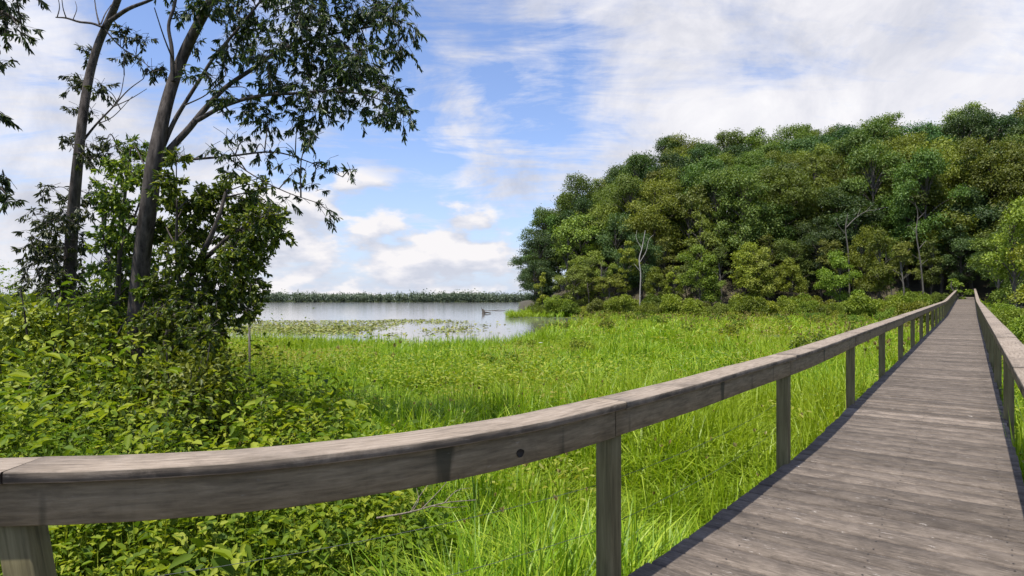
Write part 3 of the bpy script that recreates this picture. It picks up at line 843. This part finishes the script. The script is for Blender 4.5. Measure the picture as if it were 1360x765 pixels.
# suckers and young growth round the thick trunk
lake_tree('young_willow', None, [
    [(150, 500, 4), (155, 420, 3.6), (158, 360, 3), (162, 300, 2.4), (168, 240, 1.8), (174, 195, 1)],
    [(157, 380, 2), (140, 330, 1.5), (135, 280, 1)], [(160, 330, 1.8), (185, 270, 1.2), (192, 220, .8)]],
    [(175, 198, 20), (165, 225, 20), (152, 250, 18), (185, 235, 16), (160, 285, 26), (148, 320, 24), (170, 330, 22), (158, 362, 28), (145, 395, 22), (120, 400, 20), (200, 380, 18), (205, 410, 18), (165, 445, 22), (135, 430, 20), (175, 395, 26), (160, 425, 26), (190, 300, 18), (140, 270, 12), (135, 350, 12), (130, 400, 14), (195, 350, 20)],
    9.6, 'thin young leafy tree growing just left of the thick leaning trunk', 33, dens=66, leafm=M['young'], L=(.055, .10), narrow=.42, droop=.35)

# small bushy tree right of the thick trunk
lake_tree('young_willow', None, [
    [(216, 500, 5), (230, 420, 4.6), (247, 380, 4.3), (262, 350, 4), (275, 325, 3.4), (290, 290, 2.6), (300, 255, 2)],
    [(262, 350, 4), (282, 335, 3), (310, 310, 2.4), (345, 295, 1.4)], [(246, 382, 3), (280, 375, 2.4), (320, 372, 1.5)], [(240, 395, 3), (235, 340, 2.2), (235, 280, 1.4)], [(228, 420, 3), (265, 415, 2), (300, 408, 1.2)]],
    [(235, 205, 12), (228, 245, 18), (238, 270, 20), (228, 305, 22), (240, 335, 24), (225, 370, 24), (232, 405, 26), (262, 268, 22), (290, 258, 22), (325, 268, 22), (350, 290, 22), (368, 308, 14), (372, 285, 10), (325, 300, 22), (300, 300, 24), (318, 335, 22), (338, 345, 16), (290, 372, 28), (325, 370, 22), (342, 392, 12), (330, 410, 14), (308, 402, 20), (272, 410, 26), (255, 385, 22), (290, 428, 22), (250, 430, 24), (215, 440, 24), (232, 460, 22), (205, 415, 20), (270, 445, 22), (250, 300, 18), (345, 320, 18), (305, 345, 20), (268, 310, 16), (280, 345, 14)],
    8.6, 'small bushy tree leaning right, just right of the thick trunk', 34, dens=78, leafm=M['young'], L=(.055, .10), narrow=.44, droop=.35,
    sparse=[(345, 245, 18), (310, 235, 16), (380, 290, 8)])

# tree standing outside the view at the left, reaching in
lake_tree('willow_tree', None, [
    [(-70, 520, 16), (-72, 420, 16), (-70, 300, 15), (-66, 180, 13), (-60, 60, 11), (-50, -40, 9), (-40, -120, 4)],
    [(-66, 190, 4), (-40, 200, 3), (-15, 232, 2), (8, 258, 1)], [(-60, 70, 5), (-35, 40, 4), (-5, 15, 3), (28, 30, 1.6)], [(-64, 130, 3), (-30, 128, 2), (-2, 145, 1)]],
    [(4, 6, 18), (18, 25, 16), (30, 42, 12), (8, 35, 14), (0, 78, 9), (-4, 90, 9), (-2, 150, 8), (2, 235, 12), (8, 257, 12), (-6, 255, 14), (-25, 20, 22), (-30, 240, 18), (-30, 150, 16), (-40, 60, 22), (-10, -20, 24), (40, -20, 18)],
    8.0, 'leafy boughs of a tree at the far left edge, hanging in from outside the view', 35, dens=28, L=(.08, .13), narrow=.28)

# ---------------------------------------------------------------- forest trees
def tree_meshes(seed, H, R, nleaf, leaf, mat, bark, low=.22, clumps=30, tall=.36, trunk_r=.22):
    rng = np.random.default_rng(seed)
    fol = MB(); tr = MB()
    zc = H * (1 + low) / 2; rz = H * (1 - low) / 2
    bend = rng.normal(0, .25, (4, 2)).cumsum(0)
    T = [np.array([0, 0, -.6])] + [np.array([bend[k][0], bend[k][1], H * f]) for k, f in enumerate((.25, .48, .66, .80))]
    P = spline(T, 4); tube(tr, P, np.linspace(trunk_r * 1.2, .04, len(P)), 8)
    for k in range(clumps):
        d = rand_dirs(1, rng)[0]
        f = rng.uniform(.45, .88)
        lump = 1 + .28 * math.sin(3 * math.atan2(d[1], d[0]) + seed) * (1 - abs(d[2]))
        c = np.array([d[0] * R * f * lump, d[1] * R * f * lump, zc + d[2] * rz * f])
        # narrower towards the top and toward the foot
        w = math.sqrt(max(.12, 1 - ((c[2] - zc) / (rz * 1.05)) ** 2)); c[:2] *= .6 + .4 * w
        c[2] -= .10 * rz * (d[2] > .75)
        cr = R * rng.uniform(.13, .40)
        n = int(nleaf / clumps * (cr / (R * .32)) ** 2)
        dd = rand_dirs(n, rng); dd[:, 2] = np.where(dd[:, 2] < -.35, -dd[:, 2], dd[:, 2])
        rad = rng.random(n) ** .36 * (1 + .35 * rng.normal(0, .42, n))
        pos = c + dd * rad[:, None] * cr * np.array([1, 1, .82])
        a = rand_dirs(n, rng) + dd * .4; a[:, 2] -= .25
        nn = dd * 1.0 + rng.normal(0, .35, (n, 3)) + np.array([0, 0, .45])
        L = leaf * rng.uniform(.55, 1.5, n)
        V, F = leaf_set(pos, a, nn, L, L * .62); fol.add(V, F)
        b = P[min(len(P) - 2, int(len(P) * np.clip((c[2] - .25 * rz) / H, .15, .85)))]
        tube(tr, spline([b, (b + c) / 2 + np.array([0, 0, .06 * H * rng.random()]), c], 3), np.linspace(trunk_r * .35, .03, 7), 5)
    return fol.mesh('crown', mat), tr.mesh('trunk', bark)

proto = {
    'oak': [tree_meshes(50 + k, 17.5 + .8 * k, 5.2 + .3 * (k % 3), 19000, .27, M['oaks'][k % 3], M['bark_dark'], low=.14, clumps=44) for k in range(6)],
    'edge': [tree_meshes(60 + k, 11 + k, 3.1, 10000, .22, M['forest'][2], M['bark_dark'], low=.05, clumps=32, trunk_r=.14) for k in range(3)],
    'bright': [tree_meshes(70 + k, 12 + k, 3.4, 10000, .22, M['forest'][3], M['bark_dark'], low=.08, clumps=32, trunk_r=.14) for k in range(2)],
    'slender': [tree_meshes(76 + k, 12 + 1.5 * k, 2.1, 5200, .20, M['forest'][2 + k % 2], M['bark_grey'], low=.26, clumps=20, trunk_r=.13) for k in range(3)],
    'slim': [tree_meshes(80, 8, 1.5, 2600, .22, M['forest'][3], M['bark_dark'], low=.08, clumps=16, trunk_r=.08)],
}
def plant(name, meshes, loc, label, group=None, sc=1.0, rz=None):
    r = empty(name, loc, label, 'tree', group, random.uniform(0, 6.28) if rz is None else rz, sc)
    link('crown', meshes[0], r); link('trunk', meshes[1], r)
    return r

rr = random.Random(17)
HILL = 'trees covering the wooded hillside'
forest_pts = []
yy = 58.0; row = 0
while yy < 170:
    xx = 1.0 + (row % 2) * 2.4
    while xx < 160:
        jx = xx + rr.uniform(-1.9, 1.9); jy = yy + rr.uniform(-1.9, 1.9)
        uu = jx / jy; dd = jy - float(forest_edge(uu))
        s_ = jx * DIR[0] + jy * DIR[1]; p_ = jx * PERP[0] + jy * PERP[1]
        clear = -3.4 < p_ < 2.6 and s_ < 101
        if .022 + .0004 * dd < uu < 1.02 and not clear and -2 < dd < min(58, 8 + 420 * uu):
            forest_pts.append((jx, jy, uu, dd, 0 if dd < 4 else 1 if dd < 9 else 2))
        xx += 4.9 + .045 * max(0, dd)
    yy += 4.6 + .02 * (yy - 58); row += 1
for (x, y, u, d, k) in forest_pts:
    z = float(land(x, y))
    if k <= 1:
        kind = rr.choice(['edge', 'slender', 'slender', 'slender', 'bright'] if k == 0 else ['edge', 'slender', 'oak', 'oak']) if u > .06 else rr.choice(['edge', 'oak'])
        sc = rr.uniform(.6, 1.0) + .15 * k if kind != 'oak' else rr.uniform(.6, .85)
    else:
        kind = 'oak' if rr.random() < .84 else 'edge'
        sc = rr.uniform(.82, 1.12) if kind == 'oak' else rr.uniform(1.25, 1.6)
    if u < .07: sc *= .86
    lab = {'oak': 'dark green broadleaf tree in the dense canopy of the wooded hill',
           'slender': 'slender grey stemmed tree standing in the front of the wooded hill',
           'edge': 'mid green tree with a narrower crown among the trees of the wooded hill',
           'bright': 'yellow green tree in the front rank of the wooded hill'}[kind]
    plant({'slender': 'birch_tree', 'oak': 'oak_tree', 'edge': 'maple_tree', 'bright': 'maple_tree'}[kind], rr.choice(proto[kind]), (x, y, z - .2), lab, {'slender': 'slender trees in front of the wooded hill', 'oak': HILL, 'edge': 'narrower trees of the wooded hill', 'bright': 'yellow green trees in the front rank of the wooded hill'}[kind], (sc, sc * rr.uniform(.82, 1.15), sc * rr.uniform(.88, 1.16)))

# picked-out trees along the forest edge
def edge_tree(kind, k, x, d, sc, label):
    plant('edge_tree', proto[kind][k], gpt(x, d), label, None, sc)
edge_tree('slim', 0, 722, 100, (.8, .8, 1.05), 'slim yellow green young tree at the lake end of the forest edge')
edge_tree('edge', 0, 764, 96, (.95, .95, .82), 'bushy light green tree with grey stems above the grassy spit')
edge_tree('edge', 1, 812, 92, (.9, .9, .62), 'short light green tree left of the bare white trunk')
edge_tree('bright', 0, 930, 86, (.9, .9, .92), 'pale green tree with a visible trunk midway along the forest edge')
edge_tree('edge', 2, 1010, 84, (.9, .9, .85), 'light green tree right of the pale green tree midway along the forest edge')
edge_tree('bright', 1, 1250, 88, (1.5, 1.5, 1.28), 'big bright lime crowned tree above the left railing far end')
edge_tree('slim', 0, 1268, 70, (1.0, 1.0, .72), 'small young tree left of where the boardwalk enters the forest')
edge_tree('bright', 0, 1352, 50, (.8, .8, .98), 'tall yellow green tree over the right railing at the edge of the view')
edge_tree('bright', 1, 1402, 36, (.7, .7, .72), 'yellow green tree cut by the right edge of the view, closest to the boardwalk')
edge_tree('edge', 1, 1330, 66, (.9, .9, .95), 'mid green tree standing right of where the boardwalk enters the forest')

for s_, p_, k_, lab in ((104, -1.0, 2, 'dark tree closing the view past the far end of the boardwalk'), (101, 3.4, 0, 'dark tree standing right behind the far end of the right railing')):
    q = s_ * DIR + p_ * PERP
    plant('oak_tree', proto['oak'][3 * (k_ > 0)], (q[0], q[1], float(land(q[0], q[1])) - .3), lab, None, (.62, .62, .6))
# bare and dead trees
def bare_tree(name, limbs, dist, label, mat=None):
    mb = MB()
    for i, lb in enumerate(limbs):
        pts = [at(x, y, dist + (0 if i == 0 else .3 * k)) for k, (x, y, r) in enumerate(lb)]
        rad = [.5 * r / FPX * dist for _, _, r in lb]
        if i == 0:
            g = pts[0].copy(); g[2] = float(land(g[0], g[1])) - .3; pts.insert(0, g); rad.insert(0, rad[0] * 1.2)
        P = spline(np.column_stack([pts, rad]), 4)
        if i == 0: trunk = (P[:, :3], P[:, 3])
        tube(mb, P[:, :3], np.maximum(P[:, 3], .01), 7)
    o = at(*limbs[0][0][:2], dist); o[2] = float(land(o[0], o[1]))
    for k in range(len(mb.v)): mb.v[k] = mb.v[k] - o
    ob = mb.build(name, mat or M['bark_pale'], smooth=True); ob.location = tuple(o)
    return tag(ob, label, 'tree')
bare_tree('dead_tree', [[(850, 392, 1.9), (851, 365, 1.7), (849, 345, 1.5), (853, 328, 1.2), (857, 306, .7)], [(850, 348, .8), (858, 334, .6), (862, 318, .4), (868, 312, .3)], [(852, 330, .6), (845, 316, .4), (846, 306, .3)], [(850, 360, .6), (842, 350, .4)]], 90.5, 'bare white trunk standing against the dark forest left of the pale green tree')
bare_tree('dead_tree', [[(1128, 370, 2), (1126, 330, 1.8), (1123, 305, 1.5), (1126, 284, .8)], [(1124, 302, 1.5), (1136, 290, 1.2), (1150, 281, 1), (1162, 279, .7), (1176, 275, .4)], [(1138, 289, .8), (1143, 276, .4)], [(1150, 281, .6), (1158, 272, .3)], [(1124, 312, .8), (1114, 300, .5), (1110, 290, .3)]], 84, 'pale dead tree with forked limbs in the middle of the forest front', M['bark_grey'])
bare_tree('dead_tree', [[(1226, 385, 2), (1222, 345, 1.8), (1217, 310, 1.4), (1219, 285, 1), (1215, 268, .5)], [(1221, 330, .9), (1230, 320, .6), (1236, 326, .4)], [(1219, 312, .8), (1208, 300, .5), (1203, 302, .3)], [(1218, 292, .8), (1228, 282, .4)], [(1222, 345, .7), (1211, 338, .4)], [(1223, 352, .6), (1232, 345, .3)]], 77, 'grey dead snag beside the big lime tree near the boardwalk end', M['bark_grey'])

# forest edge shrubs
sh = [shrub_meshes(90 + k, 3.0, 2.0, 7000, .17, M['forest'][3 if k else 2], M['bark_dark'], clumps=18) for k in range(4)]
rr = random.Random(23)
g = 'shrubs along the foot of the forest'
for k in range(66):
    u = .035 + .69 * (k + rr.uniform(-.3, .3)) / 66
    dd = float(forest_edge(u)) - 4.5 + rr.uniform(-4.5, 3.5)
    x = CX + FPX * u
    X = u * dd
    if on_walk(np.array([X]), np.array([dd]), 1.6)[0]: continue
    shrub('edge_shrub', gpt(x, dd), sh[rr.randrange(4)], 'green shrub in the row along the foot of the forest', g, rr.uniform(0, 6), rr.uniform(.5, 1.25))
ms = [shrub_meshes(130 + k, 1.5, .9, 2600, .12, M['bush'], M['bark_dark'], clumps=12) for k in range(2)]
k = 0
for t_ in range(200):
    u = rr.uniform(-.12, .66); dd = rr.uniform(14, 74)
    if dd > shore(u) - 3 and u < .17 or dd > forest_edge(u) - 9 or on_walk(np.array([u * dd]), np.array([dd]), 1.3)[0] or rr.random() > dd / 74: continue
    shrub('marsh_shrub', gpt(CX + FPX * u, dd), ms[k % 2], 'small rounded green bush scattered over the open marsh grass', 'small bushes in the open marsh', rr.uniform(0, 6), rr.uniform(.6, .95))
    k += 1
    if k > 34: break
yl = shrub_meshes(95, 2.6, 1.7, 4200, .17, M['forest'][3], M['bark_dark'], clumps=18)
shrub('yellow_shrub', gpt(1216, 52), yl, 'yellow leaved shrub behind the far end of the left railing', None, 0, 1.0)
shrub('yellow_shrub', gpt(1188, 55), sh[1], 'green shrub just left of the yellow leaved shrub', None, 1, .7)
# to the right of the walk
rs_pts = [(1322, 44, .9, 1, 'leafy green shrub beyond the right railing, nearest the forest'), (1338, 32, .8, 3, 'bright green shrub beyond the right railing, second from the forest'), (1352, 24, .75, 1, 'yellow green shrub behind the right railing at the edge of the view'),
          (1385, 17, .62, 3, 'low leafy shrub close behind the right railing, cut by the edge of the view')]
shr = [shrub_meshes(110 + k, 3.0, 1.6, 6500, .12, M['forest'][3] if k else M['under'], M['bark'], clumps=22) for k in range(2)]
for x, dd, sc, k, lab in rs_pts:
    shrub('leafy_shrub', gpt(x + 6, dd), shr[k % 2], lab, None, k, sc)

# ---------------------------------------------------------------- far shore
mb = MB(); rng = np.random.default_rng(41)
nt = 2600; per = 46
tx = rng.uniform(-780, 430, nt); ty = 640 - 18 * np.sin(tx * .004) + rng.random(nt) ** 1.5 * 45
th = (8.2 + 3.5 * fbm(tx * .02, ty * .01, 2)) * rng.uniform(.75, 1.15, nt) + 3.5 * (rng.random(nt) < .07)
tr_ = th * rng.uniform(.28, .46, nt)
d = rand_dirs(nt * per, rng); q = rng.random(nt * per) ** .4
Rr = lambda a: np.repeat(a, per)
zc_ = .48 + .50 * d[:, 2] * q
pos = np.stack([Rr(tx) + d[:, 0] * q * Rr(tr_), Rr(ty) + d[:, 1] * q * Rr(tr_), .2 + Rr(th) * zc_], 1)
nn = d + rng.normal(0, .4, d.shape) + np.array([0, -.2, .6])
L = rng.uniform(.9, 2.1, nt * per)
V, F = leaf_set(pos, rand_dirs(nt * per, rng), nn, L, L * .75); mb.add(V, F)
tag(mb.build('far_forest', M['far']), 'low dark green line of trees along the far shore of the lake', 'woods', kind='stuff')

# ---------------------------------------------------------------- lily pads on the lake
mb = MB(); rng = np.random.default_rng(42)
n = 60000
Y = 1 / rng.uniform(1 / 105, 1 / 31, n); u = rng.uniform(-.75, .0, n); X = u * Y
row = HY + FPX * EYE / Y
cov = fbm(X * .06 + 5, Y * .055, 3)
band = np.exp(-((row - 424) / 3.5) ** 2) * (u < -.1) + 1.0 * np.exp(-((row - 437) / 7.0) ** 2) * (u < -.18) + .9 * np.exp(-((row - 436) / 6) ** 2) * np.exp(-((u + .115) / .05) ** 2) + .5 * np.exp(-((row - 426) / 3) ** 2) * (u < -.07)
ok = (rng.random(n) < np.clip(band * .75 * sstep(.53, .66, cov), 0, 1)) & (land(X, Y) < -.2)
X, Y = X[ok], Y[ok]; k = len(X)
pos = np.stack([X, Y, rng.uniform(.02, .14, k)], 1)
a = rand_dirs(k, rng) * np.array([1, 1, .15]); nn = rng.normal(0, .3, (k, 3)) + np.array([0, 0, 1])
L = rng.uniform(.16, .34, k)
V, F = leaf_set(pos, a, nn, L, L * .95, fold=.05); mb.add(V, F)
tag(mb.build('lily_pads', M['lily']), 'patches of yellow green lily leaves floating on the near part of the lake', 'lily pads', kind='stuff')

# ---------------------------------------------------------------- small things
# stump with a short broken limb standing out of the lake
mb = MB(); d = 118.0
b = at(642, 419, d); b[2] = -.3
tube(mb, spline([b, b + [.05, 0, .6], b + [-.15, 0, 1.15]], 4), np.linspace(.42, .2, 9), 8)
tube(mb, spline([b + [0, 0, .45], b + [.6, .2, .55], b + [1.5, .3, .42]], 4), np.linspace(.22, .08, 9), 7)
tube(mb, spline([b + [-.1, 0, .9], b + [-.3, .1, 1.3], b + [-.35, .1, 1.55]], 4), np.linspace(.14, .04, 9), 6)
for k in range(len(mb.v)): mb.v[k] = mb.v[k] - b
ob = mb.build('tree_stump', M['bark_dark'], smooth=True); ob.location = tuple(b)
tag(ob, 'dark broken stump sticking out of the open lake near the grassy spit', 'stump')
mb = MB(); b = at(655, 413.5, 150); b[2] = .03
tube(mb, spline([b + [-2.2, .3, -.05], b, b + [1.6, -.2, .12], b + [3, -.4, .0]], 4), np.linspace(.10, .05, 13), 6)
for k in range(len(mb.v)): mb.v[k] = mb.v[k] - b
ob = mb.build('floating_log', M['bark_dark'], smooth=True); ob.location = tuple(b)
tag(ob, 'thin log lying in the lake just beyond the dark stump', 'log')
# grey stake by the shore
mb = MB(); b = np.array(gpt(331, 12.5))
tube(mb, [b + [0, 0, -.3], b + [.01, 0, 1.2], b + [.0, 0, 2.35]], [.026, .024, .022], 9)
mb.f.append(np.array([[18, 19, 20, 21], [18, 21, 22, 26], [22, 23, 24, 26], [24, 25, 26, 26]])[:3])
for k in range(len(mb.v)): mb.v[k] = mb.v[k] - b
ob = mb.build('wooden_stake', M['bark_grey']); ob.location = tuple(b)
tag(ob, 'thin grey stake at the lake edge right of the small bushy tree', 'stake')
# white flower head in the marsh
d = 27.0; b = at(718, 456, d); gz = float(land(b[0], b[1]))
root = empty('white_flower', (b[0], b[1], gz), 'single white flower above the marsh grass in front of the grassy spit', 'flower')
mb = MB(); tube(mb, [(0, 0, -.1), (.02, 0, .5), (0, 0, b[2] - gz)], [.008, .007, .005], 5); mb.build('stem', M['under'], root)
mb = MB(); rng = np.random.default_rng(2); A = np.linspace(0, 2 * PI, 9)[:-1]
V, F = leaf_set(np.tile([0, 0, b[2] - gz], (8, 1)), np.stack([np.cos(A), np.sin(A), np.full(8, .5)], 1), np.tile([0, 0, 1.], (8, 1)) + np.stack([np.cos(A), np.sin(A), A * 0], 1) * -.3, .11, .07)
mb.add(V, F); mb.build('blossom', plain_mat('white_petal', (.8, .8, .76), .6), root)

# dead branch lying in the weeds behind the railing
mb = MB()
P = [at(500, 688, 2.95), at(545, 680, 3.0), at(590, 668, 3.1), at(632, 664, 3.2)]
tube(mb, spline(P, 5), np.linspace(.005, .002, 16), 6)
for q in ([(545, 680), (560, 655), (572, 640)], [(560, 676), (585, 650), (596, 636)], [(575, 672), (600, 674), (622, 672)], [(548, 679), (556, 664), (553, 648)], [(590, 668), (606, 652), (624, 648)]):
    tube(mb, spline([at(x, y, 3.02 + .04 * i) for i, (x, y) in enumerate(q)], 4), np.linspace(.003, .001, 9), 5)
b = P[0].copy()
for k in range(len(mb.v)): mb.v[k] = mb.v[k] - b
ob = mb.build('dead_branch', M['twig']); ob.location = tuple(b)
tag(ob, 'dry forked twig caught in the weeds under the curved railing', 'branch')
# broad sword-leaved plants under the rail
def iris(loc, seed, n, h, label):
    rng = np.random.default_rng(seed)
    a = rng.uniform(0, 2 * PI, n); r = rng.random(n) * .14
    pos = np.stack([r * np.cos(a), r * np.sin(a), np.full(n, -.05)], 1)
    V, q, t = blade_set(pos, a + rng.normal(0, .5, n), rng.uniform(.6, 1.0, n) * h, rng.uniform(.028, .052, n), np.abs(rng.normal(.14, .18, n)), rng)
    mb = MB(); mb.add(V, q); mb.f.append(t)
    o = mb.build('iris_plant', M['iris']); o.location = loc
    tag(o, label, 'plant')
M['iris'] = leaf_mat('iris_leaves', [(.045, .12, .014), (.075, .17, .018), (.12, .23, .022)], trans=.35, rough=.4)
for i, (x, d, n, h, lab) in enumerate([(500, 2.75, 22, 1.1, 'clump of sword leaves under the railing, left of the dry twig'), (560, 2.8, 30, 1.25, 'tall clump of sword leaves below the dry twig'), (620, 3.0, 30, 1.2, 'clump of sword leaves between the dry twig and the thick near post'),
                                    (690, 3.2, 24, 1.1, 'clump of sword leaves nearest the left of the thick near post'), (585, 3.5, 26, 1.25, 'dense clump of sword leaves rising behind the dry twig'), (660, 3.7, 26, 1.2, 'broad clump of sword leaves halfway between the dry twig and the thick near post'), (525, 3.2, 20, 1.2, 'clump of sword leaves at the edge of the leafy undergrowth under the railing'), (745, 3.7, 24, 1.2, 'clump of sword leaves just behind the thick near post'), (640, 6.0, 26, 1.15, 'bright clump of sword leaves above the middle of the railing')]):
    iris(gpt(x, d), 60 + i, n, h, lab)

# ---------------------------------------------------------------- sky and light
SUN_EL = 70.0
sun_h = np.array([-.686, -.727]); sun_h /= np.linalg.norm(sun_h)
el = math.radians(SUN_EL)
sv = Vector((sun_h[0] * math.cos(el), sun_h[1] * math.cos(el), math.sin(el)))
sl = bpy.data.lights.new('sun', 'SUN'); sl.energy = 4.2; sl.angle = math.radians(.55); sl.color = (1.0, .955, .88)
so = bpy.data.objects.new('sun', sl); COL.objects.link(so); so.rotation_euler = sv.to_track_quat('Z', 'Y').to_euler(); so.location = (0, 0, 60)

W = bpy.data.worlds.new('World'); S.world = W
T = NT(W)
sky = T.n('ShaderNodeTexSky', sky_type='NISHITA', sun_disc=False)
sky.sun_elevation = el; sky.sun_rotation = math.atan2(sun_h[0], sun_h[1]); sky.air_density = 1.0; sky.dust_density = .4; sky.ozone_density = 2.0
tc = T.n('ShaderNodeTexCoord'); dirv = tc.outputs['Generated']
sx = T.n('ShaderNodeSeparateXYZ'); T.l(dirv, sx.inputs[0])
X_, Y_, Z_ = sx.outputs
zz = T.math('ADD', T.math('MAXIMUM', Z_, 0.0), .16)
cb = T.n('ShaderNodeCombineXYZ'); T.l(T.math('DIVIDE', X_, zz), cb.inputs[0]); T.l(T.math('DIVIDE', Y_, zz), cb.inputs[1])
def blob(x, y, r, r2=None):
    """soft mask about a direction in the sky"""
    v = Vector(((x - CX) / FPX, 1, (HY - y) / FPX)).normalized()
    d = T.n('ShaderNodeVectorMath', operation='DOT_PRODUCT'); T.l(dirv, d.inputs[0]); d.inputs[1].default_value = v
    mr = T.n('ShaderNodeMapRange', interpolation_type='SMOOTHSTEP', i={1: math.cos(r), 2: math.cos(r * .15), 3: 0.0, 4: 1.0}); T.l(d.outputs['Value'], mr.inputs[0])
    return mr.outputs[0]
n1 = T.n('ShaderNodeTexNoise', i={'Scale': 1.5, 'Detail': 10.0, 'Roughness': .64, 'Distortion': .9}); T.l(cb.outputs[0], n1.inputs['Vector'])
n2 = T.n('ShaderNodeTexNoise', i={'Scale': 5.0, 'Detail': 8.0, 'Roughness': .55, 'Distortion': .3}); T.l(dirv, n2.inputs['Vector'])
cover = T.math('ADD', T.math('MULTIPLY', n1.outputs['Fac'], .6), T.math('MULTIPLY', n2.outputs['Fac'], .4))
mpc = T.n('ShaderNodeMapping'); mpc.inputs['Rotation'].default_value = (0, 0, .7); mpc.inputs['Scale'].default_value = (.8, 3.0, 1); T.l(cb.outputs[0], mpc.inputs[0])
n4 = T.n('ShaderNodeTexNoise', i={'Scale': 1.3, 'Detail': 10.0, 'Roughness': .66, 'Distortion': 1.4}); T.l(mpc.outputs[0], n4.inputs['Vector'])
cover = T.math('ADD', T.math('MULTIPLY', cover, .72), T.math('MULTIPLY', n4.outputs['Fac'], .28))
cover = T.math('ADD', T.math('MULTIPLY', T.math('SUBTRACT', cover, .5), 2.0), .465)
for (x, y, r, w) in ((1230, 40, .50, .17), (1010, 130, .26, .08), (50, 270, .34, .16), (40, 140, .14, .08), (850, 205, .16, .12), (600, 100, .08, .08), (620, 175, .08, .10), (660, 235, .08, .12), (440, 330, .24, -.02), (620, 350, .22, -.02), (240, 330, .25, .12), (860, 10, .12, .10), (460, 100, .12, .05),
                     (700, 110, .14, -.04), (590, 215, .11, -.05), (140, 50, .2, -.07), (690, 290, .10, -.05), (500, 205, .10, -.06), (780, 60, .12, -.03)):
    cover = T.math('ADD', cover, T.math('MULTIPLY', blob(x, y, r), w))
cl = T.ramp(cover, [(.42, (0,) * 3), (.52, (.35,) * 3), (.60, (.72,) * 3), (.72, (.97,) * 3)], 'LINEAR')
n3 = T.n('ShaderNodeTexNoise', i={'Scale': 4.2, 'Detail': 9.0, 'Roughness': .62, 'Distortion': .4}); T.l(dirv, n3.inputs['Vector'])
ccol = T.ramp(n3.outputs['Fac'], [(.36, (3.7, 3.85, 4.45)), (.46, (4.7, 4.75, 5.2)), (.55, (5.6, 5.55, 5.85)), (.66, (6.4, 6.3, 6.4))])
skyc = T.mix(1.0, sky.outputs[0], (1.12, 1.14, 1.34), 'MULTIPLY')
hz = T.ramp(Z_, [(0.0, (.85,) * 3), (.10, (.45,) * 3), (.25, (.12,) * 3), (.6, (0,) * 3)])
skyc = T.mix(hz, skyc, (3.5, 4.1, 5.4))
c = T.mix(cl, skyc, ccol)
# cumulus low over the lake and one above the hill
mp = T.n('ShaderNodeMapping'); mp.inputs['Scale'].default_value = (1, 1, 2.3); T.l(dirv, mp.inputs[0])
def puffs(scale, lift):
    mp2 = T.n('ShaderNodeMapping'); mp2.inputs['Location'].default_value = (0, 0, lift); T.l(mp.outputs[0], mp2.inputs[0])
    n = T.n('ShaderNodeTexNoise', i={'Scale': scale, 'Detail': 7.0, 'Roughness': .52}); T.l(mp2.outputs[0], n.inputs['Vector'])
    return n.outputs['Fac']
pa = puffs(9.0, 0.0); pb = puffs(9.0, .06)
m1 = T.math('MAXIMUM', blob(455, 335, .16), T.math('MAXIMUM', blob(600, 352, .14), T.math('MAXIMUM', T.math('MULTIPLY', blob(505, 345, .10), 1.0), blob(330, 350, .16))))
dens = T.math('ADD', pa, T.math('MULTIPLY', m1, .21))
cm = T.math('MULTIPLY', T.ramp(dens, [(.56, (0,) * 3), (.69, (1,) * 3)], 'EASE'), T.math('MINIMUM', T.math('MULTIPLY', m1, 3.0), 1.0))
lit = T.math('ADD', T.math('MULTIPLY', T.math('SUBTRACT', pa, pb), 3.0), .5, True)
pc = T.ramp(lit, [(.2, (4.1, 4.3, 4.95)), (.5, (5.1, 5.15, 5.6)), (.75, (6.1, 5.95, 6.05))])
c = T.mix(cm, c, pc)
bg = T.n('ShaderNodeBackground', i={'Strength': .1}); T.l(c, bg.inputs[0])
o = T.n('ShaderNodeOutputWorld'); T.l(bg.outputs[0], o.inputs[0])

cam = bpy.data.cameras.new('camera'); co = bpy.data.objects.new('camera', cam); COL.objects.link(co)
co.location = (0, 0, EYE); co.rotation_euler = (PI / 2, 0, 0)
cam.sensor_width = 36; cam.lens = FPX / 1360 * 36; cam.shift_y = (HY - 382.5) / 1360
cam.clip_start = .05; cam.clip_end = 12000
S.camera = co
S.view_settings.view_transform = 'Standard'; S.view_settings.look = 'None'; S.view_settings.exposure = 0.65; S.view_settings.gamma = 1.0
S.render.engine = 'CYCLES'
S.cycles.max_bounces = 6; S.cycles.diffuse_bounces = 3; S.cycles.transmission_bounces = 4; S.cycles.glossy_bounces = 3
S.cycles.use_denoising = True
S.cycles.use_adaptive_sampling = True; S.cycles.adaptive_threshold = .02
S.cycles.sample_clamp_indirect = 6
